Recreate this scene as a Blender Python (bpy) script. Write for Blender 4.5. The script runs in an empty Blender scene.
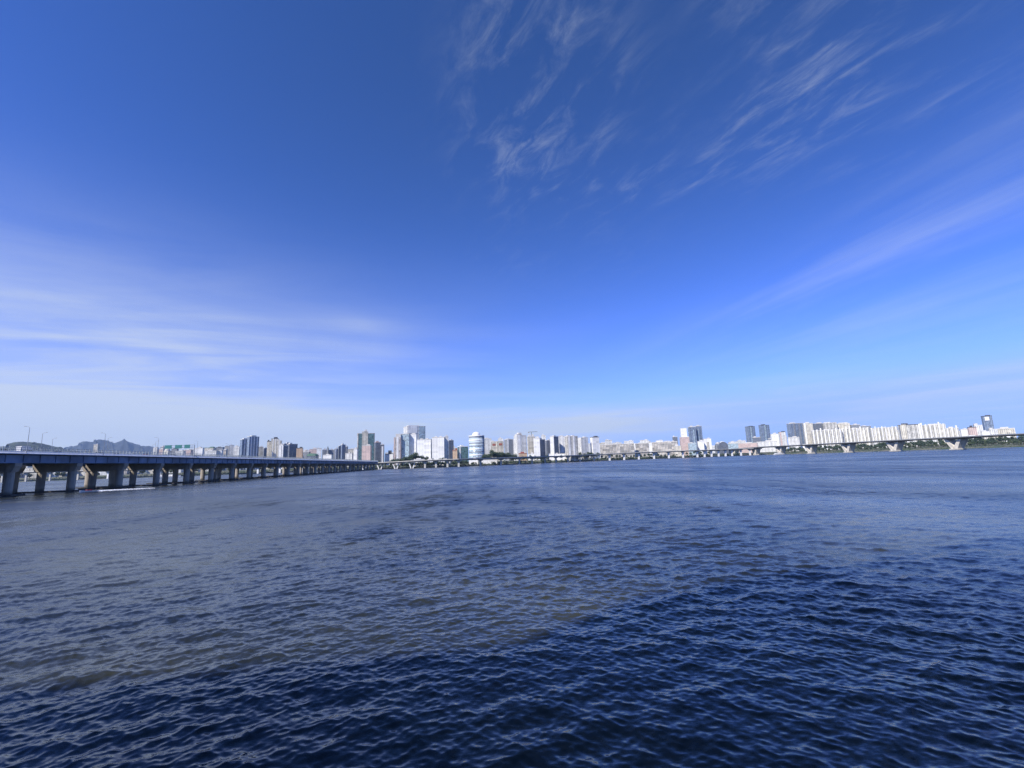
import bpy, bmesh, math, random
import numpy as np
from mathutils import Vector, Matrix
R = math.radians
random.seed(7)
rng = np.random.default_rng(11)
sc = bpy.context.scene
COL = sc.collection

# ------------------------------------------------------------------ camera
W, H, F = 1024, 768, 470.0
HC = 5.5                                   # eye height above the river
ROLL = math.atan(0.0355)
PITCH = math.atan(77.7 / F)
fw = Vector((0, math.cos(PITCH), math.sin(PITCH)))
u0 = Vector((0, -math.sin(PITCH), math.cos(PITCH)))
r0 = Vector((1, 0, 0))
rt = r0 * math.cos(ROLL) - u0 * math.sin(ROLL)
up = u0 * math.cos(ROLL) + r0 * math.sin(ROLL)
cd = bpy.data.cameras.new('camera'); cam = bpy.data.objects.new('camera', cd); COL.objects.link(cam)
cd.sensor_width = 36; cd.lens = F * 36 / W; cd.clip_start = 0.1; cd.clip_end = 60000
m = Matrix((rt, up, -fw)).transposed().to_4x4(); m.translation = (0, 0, HC)
cam.matrix_world = m
sc.camera = cam
def ray(px, py):
    return (fw * F + rt * (px - W / 2) + up * (H / 2 - py)).normalized()
def at(px, py, Y):                         # point of the pixel's ray at depth Y
    d = ray(px, py); t = Y / d.y
    return Vector((d.x * t, Y, HC + d.z * t))
def hz(px): return 480 - 0.0355 * px       # horizon row
def azel(px, py):
    d = ray(px, py); return math.atan2(d.x, d.y), math.asin(d.z)
def uv(px, py):
    d = ray(px, py); return d.x / max(d.z, .02), d.y / max(d.z, .02)

# ------------------------------------------------------------------ sun, sky, exposure
SUN_EL = R(45); SUN_AZ = math.atan2(-0.72, -0.69)      # azimuth from +Y, clockwise positive
ts = Vector((math.sin(SUN_AZ) * math.cos(SUN_EL), math.cos(SUN_AZ) * math.cos(SUN_EL), math.sin(SUN_EL)))
sl = bpy.data.lights.new('sun', 'SUN'); so = bpy.data.objects.new('sun', sl); COL.objects.link(so)
sl.energy = 4.2; sl.angle = R(0.53); sl.color = (1, 0.95, 0.87)
so.rotation_euler = ts.to_track_quat('Z', 'Y').to_euler()
sc.view_settings.view_transform = 'Standard'; sc.view_settings.look = 'None'
sc.view_settings.exposure = 0.6; sc.view_settings.gamma = 1; sc.view_settings.use_curve_mapping = False
sc.render.engine = 'CYCLES'
sc.cycles.use_denoising = True; sc.cycles.denoising_prefilter = 'NONE'; sc.cycles.denoising_input_passes = 'RGB_ALBEDO_NORMAL'
sc.cycles.max_bounces = 5; sc.cycles.diffuse_bounces = 2; sc.cycles.glossy_bounces = 3
sc.cycles.volume_bounces = 0; sc.cycles.caustics_reflective = False; sc.cycles.caustics_refractive = False

world = bpy.data.worlds.new('World'); sc.world = world; world.use_nodes = True
wt = world.node_tree; wt.nodes.clear()
class NT:                                   # tiny node-graph writer
    def __init__(s, t): s.t = t
    def n(s, typ, **kw):
        x = s.t.nodes.new(typ)
        for k, v in kw.items(): setattr(x, k, v)
        return x
    def put(s, sock, v):
        if isinstance(v, bpy.types.NodeSocket): s.t.links.new(v, sock)
        elif v is not None: sock.default_value = v
    def m(s, op, a, b=None, c=None, clamp=False):
        x = s.n('ShaderNodeMath', operation=op, use_clamp=clamp)
        s.put(x.inputs[0], a); s.put(x.inputs[1], b); s.put(x.inputs[2], c)
        return x.outputs[0]
    def vm(s, op, a, b=None, scale=None):
        x = s.n('ShaderNodeVectorMath', operation=op)
        s.put(x.inputs[0], a); s.put(x.inputs[1], b)
        if scale is not None: s.put(x.inputs['Scale'], scale)
        return x.outputs[1] if op in ('LENGTH', 'DOT_PRODUCT') else x.outputs[0]
    def xyz(s, a, b, c):
        x = s.n('ShaderNodeCombineXYZ'); s.put(x.inputs[0], a); s.put(x.inputs[1], b); s.put(x.inputs[2], c); return x.outputs[0]
    def sep(s, v):
        x = s.n('ShaderNodeSeparateXYZ'); s.put(x.inputs[0], v); return x.outputs
    def mix(s, f, a, b):
        x = s.n('ShaderNodeMix', data_type='RGBA'); s.put(x.inputs[0], f); s.put(x.inputs[6], a); s.put(x.inputs[7], b); return x.outputs[2]
    def noise(s, vec, scale, detail=2, rough=.5, dist=0.0, lac=2.0):
        x = s.n('ShaderNodeTexNoise'); s.put(x.inputs['Vector'], vec)
        x.inputs['Scale'].default_value = scale; x.inputs['Detail'].default_value = detail
        x.inputs['Roughness'].default_value = rough; x.inputs['Distortion'].default_value = dist
        x.inputs['Lacunarity'].default_value = lac
        return x.outputs
    def step(s, v, lo, hi):
        x = s.n('ShaderNodeMapRange', interpolation_type='SMOOTHSTEP'); s.put(x.inputs[0], v)
        x.inputs[1].default_value = lo; x.inputs[2].default_value = hi; return x.outputs[0]
g = NT(wt)
sky = g.n('ShaderNodeTexSky', sky_type='NISHITA', sun_disc=False)
sky.sun_elevation = SUN_EL; sky.sun_rotation = SUN_AZ
sky.altitude = 0; sky.air_density = 1.0; sky.dust_density = 0.35; sky.ozone_density = 3.0
dirv = g.n('ShaderNodeTexCoord').outputs['Generated']
X, Y_, Z = g.sep(dirv)
zc = g.m('MAXIMUM', Z, 0.02)
cu, cv = g.m('DIVIDE', X, zc), g.m('DIVIDE', Y_, zc)
az = g.m('ARCTAN2', X, Y_); el = g.m('ARCSINE', Z)
def gauss(px, py, ra, re, tilt=0.0):        # soft patch of sky around one direction
    a0, e0 = azel(px, py); c, s_ = math.cos(tilt), math.sin(tilt)
    da = g.m('SUBTRACT', az, a0); de = g.m('SUBTRACT', el, e0)
    p = g.m('ADD', g.m('MULTIPLY', da, c), g.m('MULTIPLY', de, s_))
    q = g.m('SUBTRACT', g.m('MULTIPLY', de, c), g.m('MULTIPLY', da, s_))
    p = g.m('DIVIDE', p, ra); q = g.m('DIVIDE', q, re)
    r2 = g.m('ADD', g.m('MULTIPLY', p, p), g.m('MULTIPLY', q, q))
    return g.m('EXPONENT', g.m('MULTIPLY', r2, -1.0))
def streak(ang, along, across, scale, detail, lo, hi, dist=.4, rough=.6, seed=0.0):
    c, s_ = math.cos(ang), math.sin(ang)
    p = g.m('ADD', g.m('MULTIPLY', cu, c), g.m('MULTIPLY', cv, s_))
    q = g.m('SUBTRACT', g.m('MULTIPLY', cv, c), g.m('MULTIPLY', cu, s_))
    v = g.xyz(g.m('MULTIPLY', p, along), g.m('MULTIPLY', q, across), seed)
    return g.step(g.noise(v, scale, detail, rough, dist)[0], lo, hi)
def add(*a):
    o = a[0]
    for b in a[1:]: o = g.m('ADD', o, b)
    return o
def ang(p, q):
    a, b = uv(*p), uv(*q); return math.atan2(b[1] - a[1], b[0] - a[0])
# cirrus combed by the high wind, upper right
a1 = ang((570, 170), (680, 60)); a2 = ang((690, 185), (830, 90)); a3 = ang((760, 290), (1000, 170))
fan = g.m('MULTIPLY', g.m('MULTIPLY', streak(a1, 2.9, 7.0, 1.8, 8, .44, .80, .5, .66, 3.1), streak(a1, .8, 1.0, 2.6, 3, .27, .62, .4, .5, 8.8)),
          add(gauss(585, 105, .22, .20), g.m('MULTIPLY', gauss(500, 80, .12, .22), .6), g.m('MULTIPLY', gauss(600, 175, .12, .05), .5)))
fan2 = g.m('MULTIPLY', g.m('MULTIPLY', streak(a2, 2.3, 6.8, 1.7, 8, .44, .80, .5, .66, 9.4), streak(a2, .8, 1.2, 2.4, 3, .36, .64, .4, .5, 2.8)),
           add(gauss(770, 55, .16, .12), gauss(880, 60, .24, .12), g.m('MULTIPLY', gauss(700, 170, .12, .06), .8)))
rb = g.m('MULTIPLY', streak(a3, .3, 1.8, .9, 5, .35, .78, .4, .55, 5.7),
         add(gauss(890, 222, .30, .055, R(26)), g.m('MULTIPLY', gauss(985, 215, .20, .07, R(22)), .9), g.m('MULTIPLY', gauss(880, 315, .35, .06), .7)))
left = g.m('MULTIPLY', streak(ang((20, 320), (360, 335)),   .35, 1.0, .9, 7, .30, .78, .8, .6, 1.2),
           add(gauss(120, 325, .45, .075), g.m('MULTIPLY', gauss(60, 370, .55, .06), 1.0), g.m('MULTIPLY', gauss(360, 328, .06, .025), .55)))
veil = g.m('MULTIPLY', g.noise(g.xyz(g.m('MULTIPLY', az, 1.2), g.m('MULTIPLY', el, 7.0), 2.0), 1.6, 5, .55, .6)[0],
           add(gauss(110, 340, .60, .13), g.m('MULTIPLY', gauss(0, 290, .4, .14), .5), g.m('MULTIPLY', gauss(20, 425, .55, .07), .75)))
lowb = g.m('MULTIPLY', g.step(g.noise(g.xyz(g.m('MULTIPLY', az, 2.0), g.m('MULTIPLY', el, 26.0), 6.0), 1.5, 5, .55, .5)[0], .38, .75),
           g.m('MULTIPLY', g.m('EXPONENT', g.m('MULTIPLY', g.m('POWER', g.m('DIVIDE', g.m('SUBTRACT', el, .075), .055), 2.0), -1.0)), .6))
cloud = add(g.m('MULTIPLY', fan, .23), g.m('MULTIPLY', fan2, .22), g.m('MULTIPLY', rb, .24), g.m('MULTIPLY', left, .36),
            g.m('MULTIPLY', veil, .55), g.m('MULTIPLY', lowb, .75), g.m('MULTIPLY', gauss(20, 436, .62, .06), .95), g.m('MULTIPLY', gauss(610, 424, .22, .028), .45), g.m('MULTIPLY', gauss(250, 432, .5, .03), .30))
cloud = g.m('MINIMUM', g.m('MULTIPLY', cloud, g.step(Z, 0.0, .05)), .82)
SKY_TINT = (0.60, 0.80, 1.22, 1)
base = g.vm('MULTIPLY', sky.outputs[0], tuple(q * .09 for q in SKY_TINT[:3]))
bx_, by_, bz_ = g.sep(base)                 # deep clean-air blue overhead
base = g.xyz(g.m('SMOOTH_MIN', g.m('MULTIPLY', g.m('POWER', bx_, 1.6), 2.70 / .09), .27 / .09, .8), g.m('SMOOTH_MIN', g.m('MULTIPLY', g.m('POWER', by_, 1.36), 1.41 / .09), .42 / .09, 1.0), g.m('SMOOTH_MIN', g.m('MULTIPLY', g.m('POWER', bz_, 1.66), 1.86 / .09), .86 / .09, 1.6))
cloudcol = (5.3, 5.8, 6.3, 1)
skyc = g.mix(cloud, base, cloudcol)
bg = g.n('ShaderNodeBackground'); wt.links.new(skyc, bg.inputs[0]); bg.inputs[1].default_value = 0.09
wo = g.n('ShaderNodeOutputWorld'); wt.links.new(bg.outputs[0], wo.inputs[0])

# ------------------------------------------------------------------ helpers
def tag(o, label=None, cat=None, group=None, kind=None):
    if label: o['label'] = label
    if cat: o['category'] = cat
    if group: o['group'] = group
    if kind: o['kind'] = kind
    return o
def empty(name, loc=(0, 0, 0), rz=0.0):
    o = bpy.data.objects.new(name, None); COL.objects.link(o); o.location = loc; o.rotation_euler = (0, 0, rz); o.empty_display_size = .1
    return o
class MB:
    def __init__(s): s.v = []; s.f = []
    def face(s, pts):
        n = len(s.v); s.v += [tuple(p) for p in pts]; s.f.append(tuple(range(n, n + len(pts))))
    def box(s, x0, x1, y0, y1, z0, z1):
        n = len(s.v)
        s.v += [(x, y, z) for z in (z0, z1) for (x, y) in ((x0, y0), (x1, y0), (x1, y1), (x0, y1))]
        for q in ((3, 2, 1, 0), (4, 5, 6, 7), (0, 1, 5, 4), (1, 2, 6, 5), (2, 3, 7, 6), (3, 0, 4, 7)): s.f.append(tuple(n + i for i in q))
        return s
    def prism(s, poly, z0, z1):             # poly ccw
        n = len(s.v); k = len(poly)
        s.v += [(p[0], p[1], z0) for p in poly] + [(p[0], p[1], z1) for p in poly]
        s.f.append(tuple(n + i for i in reversed(range(k)))); s.f.append(tuple(n + k + i for i in range(k)))
        for i in range(k):
            j = (i + 1) % k; s.f.append((n + i, n + j, n + k + j, n + k + i))
        return s
    def hull8(s, lo, hi):                   # bottom quad, top quad (ccw each)
        n = len(s.v); s.v += [tuple(p) for p in lo] + [tuple(p) for p in hi]
        for q in ((3, 2, 1, 0), (4, 5, 6, 7), (0, 1, 5, 4), (1, 2, 6, 5), (2, 3, 7, 6), (3, 0, 4, 7)): s.f.append(tuple(n + i for i in q))
        return s
    def xprism(s, prof, x0, x1):            # profile (y,z) ccw seen from +x
        n = len(s.v); k = len(prof)
        s.v += [(x0, p[0], p[1]) for p in prof] + [(x1, p[0], p[1]) for p in prof]
        s.f.append(tuple(n + i for i in reversed(range(k)))); s.f.append(tuple(n + k + i for i in range(k)))
        for i in range(k):
            j = (i + 1) % k; s.f.append((n + i, n + j, n + k + j, n + k + i))
        return s
    def yprism(s, prof, y0, y1):            # profile (x,z) ccw seen from -y
        n = len(s.v); k = len(prof)
        s.v += [(p[0], y0, p[1]) for p in prof] + [(p[0], y1, p[1]) for p in prof]
        s.f.append(tuple(n + i for i in range(k))); s.f.append(tuple(n + k + i for i in reversed(range(k))))
        for i in range(k):
            j = (i + 1) % k; s.f.append((n + j, n + i, n + k + i, n + k + j))
        return s
    def tube(s, pts, rad, seg=6):
        for i in range(len(pts) - 1):
            a, b = Vector(pts[i]), Vector(pts[i + 1]); d = (b - a).normalized()
            e = d.orthogonal().normalized(); f = d.cross(e); n = len(s.v)
            ra = rad[i] if isinstance(rad, (list, tuple)) else rad; rb_ = rad[i + 1] if isinstance(rad, (list, tuple)) else rad
            for (c, r) in ((a, ra), (b, rb_)):
                for k in range(seg):
                    t = 2 * math.pi * k / seg; s.v.append(tuple(c + (e * math.cos(t) + f * math.sin(t)) * r))
            for k in range(seg):
                j = (k + 1) % seg; s.f.append((n + k, n + j, n + seg + j, n + seg + k))
            s.f.append(tuple(n + k for k in reversed(range(seg)))); s.f.append(tuple(n + seg + k for k in range(seg)))
        return s
    def lathe(s, prof, seg=32, cx=0, cy=0):
        n = len(s.v)
        for (r, z) in prof:
            for k in range(seg):
                t = 2 * math.pi * k / seg; s.v.append((cx + r * math.cos(t), cy + r * math.sin(t), z))
        for i in range(len(prof) - 1):
            for k in range(seg):
                j = (k + 1) % seg; s.f.append((n + i * seg + k, n + i * seg + j, n + (i + 1) * seg + j, n + (i + 1) * seg + k))
        s.f.append(tuple(n + (len(prof) - 1) * seg + k for k in range(seg)))
        return s
    def build(s, name, mat, parent=None, smooth=False):
        me = bpy.data.meshes.new(name); me.from_pydata(s.v, [], s.f); me.update()
        me.materials.append(mat)
        if smooth: me.polygons.foreach_set('use_smooth', [True] * len(me.polygons))
        o = bpy.data.objects.new(name, me); COL.objects.link(o)
        if parent: o.parent = parent
        return o
def copy_tree(o, parent=None):
    c = o.copy(); COL.objects.link(c); c.parent = parent
    for ch in list(o.children): copy_tree(ch, c)
    return c

# ------------------------------------------------------------------ materials
MATS = {}
def plain(name, col, rough=.8, var=.12, scale=.3, metal=0.0, spec=.3):
    if name in MATS: return MATS[name]
    ma = bpy.data.materials.new(name); ma.use_nodes = True; n = NT(ma.node_tree); b = ma.node_tree.nodes['Principled BSDF']
    tc = n.n('ShaderNodeTexCoord').outputs['Object']
    f = n.noise(tc, scale, 5, .6)[0]
    c = n.mix(n.step(f, .3, .7), tuple(x * (1 - var) for x in col) + (1,), tuple(min(1, x * (1 + var)) for x in col) + (1,))
    ma.node_tree.links.new(c, b.inputs['Base Color']); b.inputs['Roughness'].default_value = rough
    b.inputs['Metallic'].default_value = metal; b.inputs['Specular IOR Level'].default_value = spec
    MATS[name] = ma; return ma
def facade(name, wall, win=(.05, .07, .09), floor=3.0, bay=3.4, fill=(.5, .5), blotch=.12, vstripe=0.0, rough=.8):
    """wall with a grid of windows; floors along z, bays along whichever axis the wall runs"""
    if name in MATS: return MATS[name]
    ma = bpy.data.materials.new(name); ma.use_nodes = True; n = NT(ma.node_tree); b = ma.node_tree.nodes['Principled BSDF']
    tc = n.n('ShaderNodeTexCoord'); x, y, z = n.sep(tc.outputs['Object']); nx, ny, nz = n.sep(tc.outputs['Normal'])
    onx = n.m('GREATER_THAN', n.m('ABSOLUTE', nx), n.m('ABSOLUTE', ny))
    hx = n.m('ADD', n.m('MULTIPLY', y, onx), n.m('MULTIPLY', x, n.m('SUBTRACT', 1.0, onx)))
    hh = n.m('DIVIDE', hx, bay); vv = n.m('DIVIDE', z, floor)
    fh, fv = n.m('FRACT', hh), n.m('FRACT', vv)
    mh = n.m('LESS_THAN', n.m('ABSOLUTE', n.m('SUBTRACT', fh, .5)), fill[0] / 2)
    mv = n.m('LESS_THAN', n.m('ABSOLUTE', n.m('SUBTRACT', fv, .55)), fill[1] / 2)
    side = n.m('LESS_THAN', n.m('ABSOLUTE', nz), .5)
    mask = n.m('MULTIPLY', n.m('MULTIPLY', mh, mv), side)
    cell = n.n('ShaderNodeTexWhiteNoise', noise_dimensions='3D')
    ma.node_tree.links.new(n.xyz(n.m('FLOOR', hh), n.m('FLOOR', vv), onx), cell.inputs['Vector'])
    wc = n.mix(cell.outputs['Value'], tuple(q * .5 for q in win) + (1,), tuple(min(1, q * 2.0 + .02) for q in win) + (1,))
    dirt = n.noise(n.vm('MULTIPLY', tc.outputs['Object'], (.06, .06, .02)), 1.0, 5, .6)[0]
    rnd = n.n('ShaderNodeObjectInfo').outputs['Random']
    k = n.m('ADD', n.m('MULTIPLY', dirt, .25), n.m('ADD', n.m('MULTIPLY', rnd, .10), .82))
    wl = n.vm('SCALE', tuple(wall), scale=k)
    big = n.n('ShaderNodeTexWhiteNoise', noise_dimensions='3D')
    ma.node_tree.links.new(n.xyz(n.m('FLOOR', n.m('DIVIDE', hh, 2.3)), n.m('FLOOR', n.m('DIVIDE', vv, 1.7)), n.m('ADD', onx, n.m('MULTIPLY', rnd, 50.0))), big.inputs['Vector'])
    k2 = n.m('ADD', n.m('MULTIPLY', big.outputs['Value'], 2 * blotch), 1 - blotch)
    if vstripe:                              # darker vertical stripes alternating with plain wall
        st = n.m('LESS_THAN', n.m('FRACT', n.m('DIVIDE', hx, 9.5)), .45); k2 = n.m('MULTIPLY', k2, n.m('SUBTRACT', 1.0, n.m('MULTIPLY', st, vstripe)))
    wl = n.vm('SCALE', wl, scale=k2)
    # floor lines: slab edges drawn as thin darker joints
    jl = n.m('LESS_THAN', fv, .10); wl = n.mix(n.m('MULTIPLY', n.m('MULTIPLY', jl, side), .25), wl, tuple(q * .6 for q in wall) + (1,))
    c = n.mix(mask, wl, wc)
    ma.node_tree.links.new(c, b.inputs['Base Color'])
    ma.node_tree.links.new(n.m('SUBTRACT', rough, n.m('MULTIPLY', mask, rough - .12)), b.inputs['Roughness'])
    b.inputs['Specular IOR Level'].default_value = .4
    MATS[name] = ma; return ma
concrete = plain('concrete', (.30, .285, .26), .9, .25, .15)
pier_concrete = plain('pier_concrete', (.40, .345, .28), .9, .2, .15)
def weather(ma):                            # tide mark above the water and rain runs down the faces
    n = NT(ma.node_tree); b = ma.node_tree.nodes['Principled BSDF']; old = b.inputs['Base Color'].links[0].from_socket
    p = n.n('ShaderNodeTexCoord').outputs['Object']; z = n.sep(p)[2]
    wob = n.noise(p, .8, 4, .6)[0]; tide = n.step(n.m('ADD', z, n.m('MULTIPLY', wob, 1.6)), 3.0, 1.4)
    run = n.step(n.noise(n.vm('MULTIPLY', p, (1.6, 1.6, .10)), 1.0, 4, .6)[0], .5, .72)
    c = n.mix(n.m('MULTIPLY', tide, .75), old, (.06, .058, .045, 1)); c = n.mix(n.m('MULTIPLY', run, .45), c, (.10, .09, .075, 1))
    ma.node_tree.links.new(c, b.inputs['Base Color'])
weather(pier_concrete)
concrete_sunny = plain('sunlit_cream_concrete', (.72, .66, .56), .85, .15, .15)  # sunlight on the slanted legs put into a brighter base colour
deck_concrete = plain('shaded_deck_concrete', (.13, .125, .12), .9, .25, .1)  # overhang shade on the right deck put into a darker base colour
concrete_pale = plain('pale_concrete', (.52, .50, .45), .85, .15, .15)
concrete_dark = plain('damp_concrete', (.075, .072, .07), .85, .3, .3)
girder_blue = plain('blue_girder_paint', (.165, .225, .33), .6, .35, .10)
rail_paint = plain('grey_green_railing', (.46, .49, .48), .6, .08)
asphalt = plain('asphalt', (.05, .05, .052), .95, .2, .2)
white_paint = plain('white_paint', (.80, .79, .77), .5, .05)
steel = plain('galvanised_steel', (.32, .34, .36), .5, .1, metal=.2)
dark_steel = plain('dark_steel', (.06, .065, .075), .5, .1)
sign_green = plain('sign_green', (.06, .21, .20), .5, .05)
roof_dark = plain('roof_dark', (.09, .09, .10), .9, .2)
roof_pale = plain('roof_pale', (.62, .60, .56), .9, .12)
brick_red = plain('roof_tile_red', (.34, .12, .08), .9, .2)
green_roof = plain('green_roof', (.14, .24, .17), .9, .2)
glassm = plain('glass_dark', (.02, .025, .03), .08, .2, spec=.8)
rubber = plain('rubber', (.02, .02, .02), .8, .1)
F_WHITE = facade('wall_white', (.80, .785, .74), fill=(.42, .40), blotch=.14, vstripe=.16)
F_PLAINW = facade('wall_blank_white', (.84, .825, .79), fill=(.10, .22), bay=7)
F_CREAM = facade('wall_cream', (.70, .645, .53), fill=(.45, .42), blotch=.2, vstripe=.18)
F_BEIGE = facade('wall_beige', (.56, .51, .44), fill=(.62, .5), bay=4.2, blotch=.42)
F_PINK = facade('wall_pink', (.66, .50, .44), fill=(.34, .42))
F_ORANGE = facade('wall_tan', (.60, .42, .27), fill=(.4, .4))
F_GREY = facade('wall_grey', (.30, .31, .33), fill=(.5, .5))
F_BLUEG = facade('wall_blue_grey', (.29, .345, .44), fill=(.62, .62), win=(.05, .08, .13), blotch=.2, vstripe=.3, rough=.5)
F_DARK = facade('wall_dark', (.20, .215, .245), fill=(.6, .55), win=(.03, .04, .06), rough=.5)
F_GREENG = facade('glass_green', (.16, .24, .24), fill=(.82, .75), win=(.045, .105, .11), rough=.4)
F_PALEG = facade('glass_pale', (.45, .52, .55), fill=(.8, .6), win=(.20, .28, .32), rough=.4)
F_STRIPE = facade('wall_ribbed', (.72, .69, .62), fill=(.66, .56), bay=3.0, win=(.13, .13, .125), blotch=.15, vstripe=.38)
F_BANDS = facade('wall_banded', (.52, .55, .57), fill=(1.1, .5), floor=5.2, win=(.11, .14, .17))

# ------------------------------------------------------------------ river
SHORE = [(-330, 1250), (-120, 1080), (0, 1030), (110, 1010), (220, 985), (320, 950), (370, 915), (420, 880), (460, 880), (520, 980), (560, 1120),
         (600, 1210), (690, 1270), (740, 1310), (770, 1300), (800, 1200), (850, 1060), (896, 960), (950, 870), (1024, 790), (1150, 720), (1500, 640)]
def shoreY(px):
    for (a, ya), (b, yb) in zip(SHORE, SHORE[1:]):
        if a <= px <= b: return ya + (yb - ya) * (px - a) / (b - a)
    return SHORE[0][1] if px < SHORE[0][0] else SHORE[-1][1]
def gp(px, Y, z=0.0):                      # ground point on the vertical through column px of the horizon, at depth Y
    p = at(px, hz(px), Y); p.z = z; return p

def make_water():
    fine = np.radians(np.linspace(-60, 60, 1080)); coarse = np.radians(np.linspace(60, 300, 60))[1:-1]
    th = np.concatenate([fine, coarse]); nth = len(th)
    p = np.concatenate([np.arange(900, 330, -1.6), np.arange(330, 40, -.46), np.arange(40, 8, -.28), np.arange(8, 1.6, -.15), [1.2, .8, .5, .25, .1]])
    r = F * HC / p; nr = len(r); dr = np.gradient(r)
    Rr, T = np.meshgrid(r, th, indexing='ij')
    x = Rr * np.sin(T); y = Rr * np.cos(T)
    dth = np.gradient(th); dT = np.broadcast_to(np.abs(dth), Rr.shape); dR = np.broadcast_to(dr[:, None], Rr.shape)
    z = np.zeros_like(x); ox = np.zeros_like(x); oy = np.zeros_like(x); lost = np.zeros_like(x)
    # gust patches: slow modulation of the chop
    gust = np.ones_like(x)
    for _ in range(9):
        L = rng.uniform(14, 160); a = rng.uniform(0, 2 * math.pi)
        gust += .11 * np.cos(2 * math.pi / L * (x * math.cos(a) + y * math.sin(a)) + rng.uniform(0, 6.28))
    gust = np.clip(gust, .5, 1.6)
    N = 150; lam = np.exp(rng.uniform(math.log(.16), math.log(3.6), N))
    
    for L in lam:
        spread = R(62) if L < 1.2 else R(40)
        a = R(-90) + rng.choice((-1, 1)) * R(34) + np.clip(rng.normal(0, 1), -2, 2) * spread * .45   # two crossing seas
        
        k = 2 * math.pi / L; kx, ky = k * math.cos(a), k * math.sin(a)
        slope = .0230 * (1 if L < 1.0 else .74 if L < 1.8 else .46)
        amp = slope / k; ph = rng.uniform(0, 6.28)
        inc = np.maximum(np.abs(kx * np.sin(T) + ky * np.cos(T)) * dR, np.abs(kx * np.cos(T) - ky * np.sin(T)) * Rr * dT)
        w = np.clip(2.5 - inc, 0, 1); w = w * w * (3 - 2 * w)
        phase = kx * x + ky * y + ph; g_ = w * gust * amp
        z += g_ * np.cos(phase); s_ = np.sin(phase)
        ox -= g_ * s_ * kx / k * 1.0; oy -= g_ * s_ * ky / k * 1.0
        lost += (1 - w * w) * (slope * gust) ** 2 / 2
    lost = np.sqrt(lost)
    co = np.stack([x + ox, y + oy, z], -1).reshape(-1, 3)
    i = np.arange(nr - 1)[:, None] * nth; j = np.arange(nth)[None, :]; j2 = (j + 1) % nth
    q = np.stack([i + j, i + nth + j, i + nth + j2, i + j2], -1).reshape(-1, 4)
    me = bpy.data.meshes.new('river_water')
    me.vertices.add(len(co)); me.vertices.foreach_set('co', co.astype(np.float32).ravel())
    me.loops.add(q.size); me.loops.foreach_set('vertex_index', q.astype(np.int32).ravel())
    me.polygons.add(len(q)); me.polygons.foreach_set('loop_start', np.arange(0, q.size, 4, dtype=np.int32))
    me.polygons.foreach_set('use_smooth', np.ones(len(q), dtype=bool))
    at_ = me.attributes.new('chop', 'FLOAT', 'POINT'); at_.data.foreach_set('value', lost.astype(np.float32).ravel())
    me.update(calc_edges=True); me.flip_normals() if me.polygons[nth * 50].normal.z < 0 else None
    o = bpy.data.objects.new('river_water', me); COL.objects.link(o)
    ma = bpy.data.materials.new('river_water'); ma.use_nodes = True; n = NT(ma.node_tree); b = ma.node_tree.nodes['Principled BSDF']
    ge = n.n('ShaderNodeNewGeometry'); pos = ge.outputs['Position']
    chop = n.n('ShaderNodeAttribute', attribute_name='chop').outputs['Fac']
    p1 = n.vm('MULTIPLY', pos, (.9, 1.6, 1.0))
    n1 = n.noise(p1, 1.0, 3, .62)[1]; n2 = n.noise(n.vm('MULTIPLY', pos, (1.0, 1.9, 1.0)), 4.2, 3, .6)[1]
    v1 = n.vm('MULTIPLY', n.vm('SUBTRACT', n1, (.5, .5, .5)), (2.6, 2.7, 0.0))
    v2 = n.vm('MULTIPLY', n.vm('SUBTRACT', n2, (.5, .5, .5)), (.34, .46, 0.0))
    n3 = n.noise(n.vm('MULTIPLY', pos, (.26, .075, .05)), 1.0, 7, .72)[1]    # wave groups
    n4 = n.noise(n.vm('MULTIPLY', pos, (.045, .0075, .01)), 1.0, 6, .7)[1]   # wind lanes
    v3 = n.vm('MULTIPLY', n.vm('SUBTRACT', n3, (.5, .5, .5)), (1.4, 4.6, 0.0))
    v4 = n.vm('MULTIPLY', n.vm('SUBTRACT', n4, (.5, .5, .5)), (.6, 2.4, 0.0))
    v = n.vm('ADD', n.vm('ADD', n.vm('SCALE', v1, scale=chop), v2), n.vm('SCALE', n.vm('ADD', v3, v4), scale=chop))
    nn = n.vm('NORMALIZE', n.vm('ADD', ge.outputs['Normal'], v))
    ma.node_tree.links.new(nn, b.inputs['Normal'])
    silt = n.noise(n.vm('MULTIPLY', pos, (.05, .08, .05)), 1.0, 4, .55)[0]
    ma.node_tree.links.new(n.mix(n.step(silt, .35, .68), (.009, .012, .013, 1), (.039, .040, .020, 1)), b.inputs['Base Color'])
    ma.node_tree.links.new(n.m('ADD', n.m('SQRT', n.m('MULTIPLY', chop, .30)), .04, clamp=True), b.inputs['Roughness']); b.inputs['IOR'].default_value = 1.42
    me.materials.append(ma)
    return tag(o, kind='structure')
water = make_water(); water.name = 'river_water'

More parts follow.
